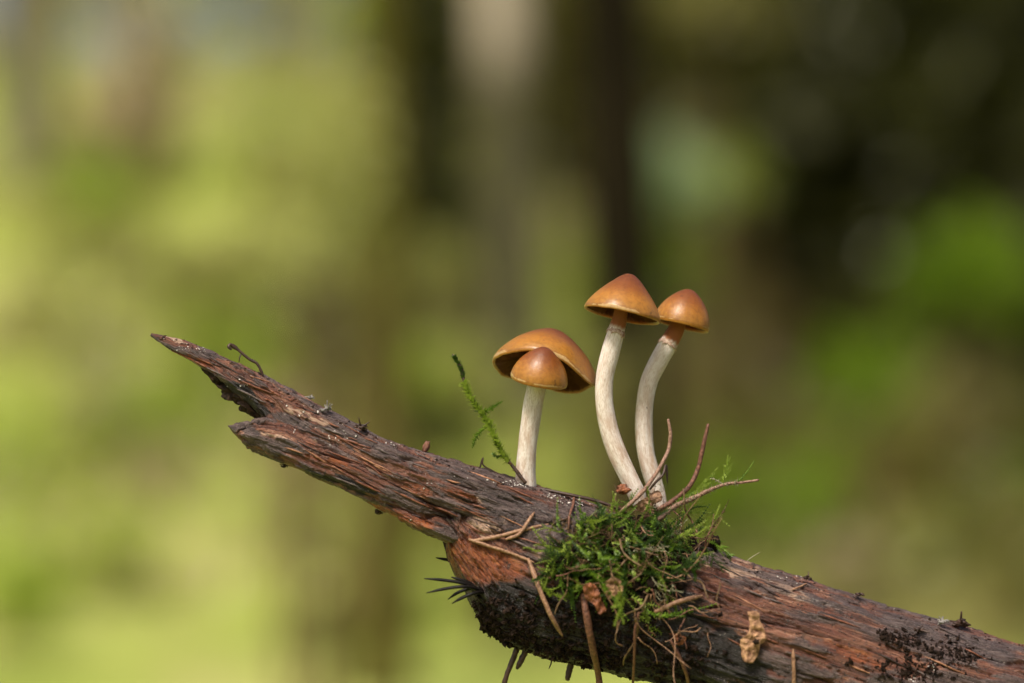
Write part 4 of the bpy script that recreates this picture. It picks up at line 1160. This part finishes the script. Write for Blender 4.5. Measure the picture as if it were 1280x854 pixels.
shrub('pale olive bush high right of the black trunk', 880, 25, 9.5, 95, 55, 'leaf_olive', 1500, 15, .06)
shrub('low yellow shrub between the slim trunk and the smallest mushroom', 560, 480, 8.5, 80, 60, 'leaf_yellow', 700, 16)
shrub('low olive shrub behind the two taller stems', 850, 520, 9.0, 110, 60, 'leaf_olive', 700, 17)
shrub('low olive shrub behind the bare right branch', 1220, 560, 9.0, 110, 80, 'leaf_olive', 700, 18)
def cover(name, label, leaf, x0, x1, y0, y1, n, seed, size, hole, zmax):
    rng = np.random.default_rng(seed)
    p = np.stack([rng.uniform(x0, x1, n * 3), rng.uniform(y0, y1, n * 3), rng.random(n * 3)**2 * zmax], 1)
    d = fbm(p[:, 0] * 1.6 + seed, p[:, 1] * .8, .4, 2)
    p = p[d > hole][:n]; p[:, 2] += ground_h(p[:, 0], p[:, 1])
    V, F = quads(p, rng.uniform(.6, 1.5, len(p)) * size, rng, .6)
    return tag(obj(name, mesh_np(name, V, F, False), M[leaf]), label, 'plants', None, 'stuff')
cover('bilberry_carpet', 'low lime green plants carpeting the mossy bank on the left', 'leaf_lime', -4.5, .6, 4.6, 14, 9000, 31, .045, .08, .22)
cover('dry_fern_carpet', 'low tan withered plants scattered over the mossy bank', 'leaf_tan', -4.5, .4, 5.2, 14, 5000, 32, .05, .16, .25)
cover('woodland_carpet', 'low olive plants on the shaded ground on the right', 'leaf_olive', .2, 5.5, 6.0, 16, 12000, 33, .045, .06, .22)
cover('dark_carpet', 'low dark green plants among the olive ones on the right', 'leaf_green', .4, 5.5, 6.0, 14, 3500, 34, .05, .2, .25)
shrub('yellow leafed sapling in front of the slim olive trunk', 418, 215, 4.2, 46, 130, 'leaf_yellow', 420, 41, .03)
shrub('olive sapling in front of the foot of the black trunk', 760, 520, 5.6, 60, 90, 'leaf_olive', 260, 42, .03)
# small plants one can tell apart as soft light and dark blotches
rq = np.random.default_rng(77)
MARKS = {'left': [(62, 11.0, 'near the grey green trunk'), (165, 11.0, 'below the tan beech bush'), (300, 8.0, 'beside the yellow shrub above the slab'), (150, 7.5, 'beside the lime shrub below the branch tip'),
                  (434, 4.6, 'by the slim olive trunk'), (535, 9.5, 'under the young spruce'), (648, 9.0, 'near the pale birch trunk'), (560, 8.5, 'beside the low yellow shrub')],
         'right': [(745, 6.2, 'near the black trunk'), (850, 9.0, 'beside the low olive shrub'), (1000, 12.0, 'near the brown trunk'), (1150, 6.5, 'by the dark mossy stump'),
                   (1130, 11.0, 'under the broad dark spruce'), (1200, 8.5, 'below the hazel bush'), (1330, 10.0, 'under the spruce at the forest edge')]}
for side, count in (('left', 34), ('right', 30)):
    for q in range(count):
        px = rq.uniform(-20, 620) if side == 'left' else rq.uniform(780, 1300)
        dist = rq.uniform(5.2, 10.5)
        g_ = fpos(px, dist); zg = gz(g_.x, g_.y)
        yg = 427 - (zg - H) / (S * dist / D)
        rr_ = rq.uniform(26, 58)
        kinds = (('leaf_yellow', 'pale yellow'), ('leaf_lime', 'lime'), ('leaf_olive', 'olive'), ('leaf_dark', 'dark'), ('leaf_tan', 'withered tan')) if side == 'left' else \
                (('leaf_olive', 'olive'), ('leaf_green', 'bright green'), ('leaf_olive', 'olive'), ('leaf_tan', 'withered tan'), ('leaf_yellow', 'pale yellow'))
        mt, word = kinds[q % 5]
        o_ = shrub('small %s plant %s' % (word, min(MARKS[side], key=lambda mk: (fpos(mk[0], mk[1]) - g_).length)[2]), px, yg - rr_ * rq.uniform(.7, 3.2), dist, rr_, rr_ * rq.uniform(.7, 1.4), mt, 170, 900 + q + (100 if side == 'right' else 0), .05, name='forest_plant')
        o_['category'] = 'plant'; o_['group'] = '%s plants %s' % (word, 'on the mossy bank' if side == 'left' else 'on the shaded ground')
# far thickets, too dense to tell plants apart
# openings in the far foliage where the sky comes through
GAPS = [(832, 205, 34), (838, 250, 30), (915, 210, 20), (280, 60, 40), (120, 60, 40), (10, 20, 40), (210, 30, 30), (330, 130, 30), (150, 200, 30)]
def thicket(name, label, leaf, x0, x1, y0, y1, z1, n, seed, size, hole=-.05):
    rng = np.random.default_rng(seed)
    p = np.stack([rng.uniform(x0, x1, n * 3), rng.uniform(y0, y1, n * 3), rng.uniform(0, 1, n * 3)**1.1 * z1], 1)
    p[:, 2] += ground_h(p[:, 0], p[:, 1])
    d = fbm(p[:, 0] * .7 + seed, p[:, 1] * .2, p[:, 2] * .7, 3)
    p = p[d > hole]
    q = np.stack([640 + p[:, 0] / S * D / (p[:, 1] + D), 427 - (p[:, 2] - H) / S * D / (p[:, 1] + D)], 1)
    for gx_, gy_, gr in GAPS: 
        keep = (q[:, 0] - gx_)**2 + (q[:, 1] - gy_)**2 > gr**2
        p, q = p[keep], q[keep]
    p = p[:n]
    V, F = quads(p, rng.uniform(.6, 1.5, len(p)) * size, rng, .7)
    return tag(obj(name, mesh_np(name, V, F, False), M[leaf]), label, 'thicket', None, 'stuff')
thicket('beech_thicket', 'distant blurred yellow and tan thicket filling the left of the forest', 'leaf_tan', -9, .6, 16, 24, 7, 6500, 5, .22, .0)
thicket('sapling_thicket', 'distant blurred lime saplings mixed into the left thicket', 'leaf_yellow', -9, .8, 15, 22, 6, 6500, 9, .22, .04)
thicket('spruce_thicket', 'distant blurred dark spruce wood filling the right of the forest', 'leaf_dark', 1.9, 14, 17, 26, 9, 16000, 6, .30, -.35)
thicket('birch_thicket', 'distant blurred olive brown saplings behind the taller caps', 'leaf_olive', -.3, 3.0, 17, 22, 7, 5000, 21, .24, -.1)
thicket('alder_thicket', 'distant blurred olive bushes along the right forest edge', 'leaf_olive', -.5, 10, 12.5, 17, 2.2, 12000, 8, .18, -.05)
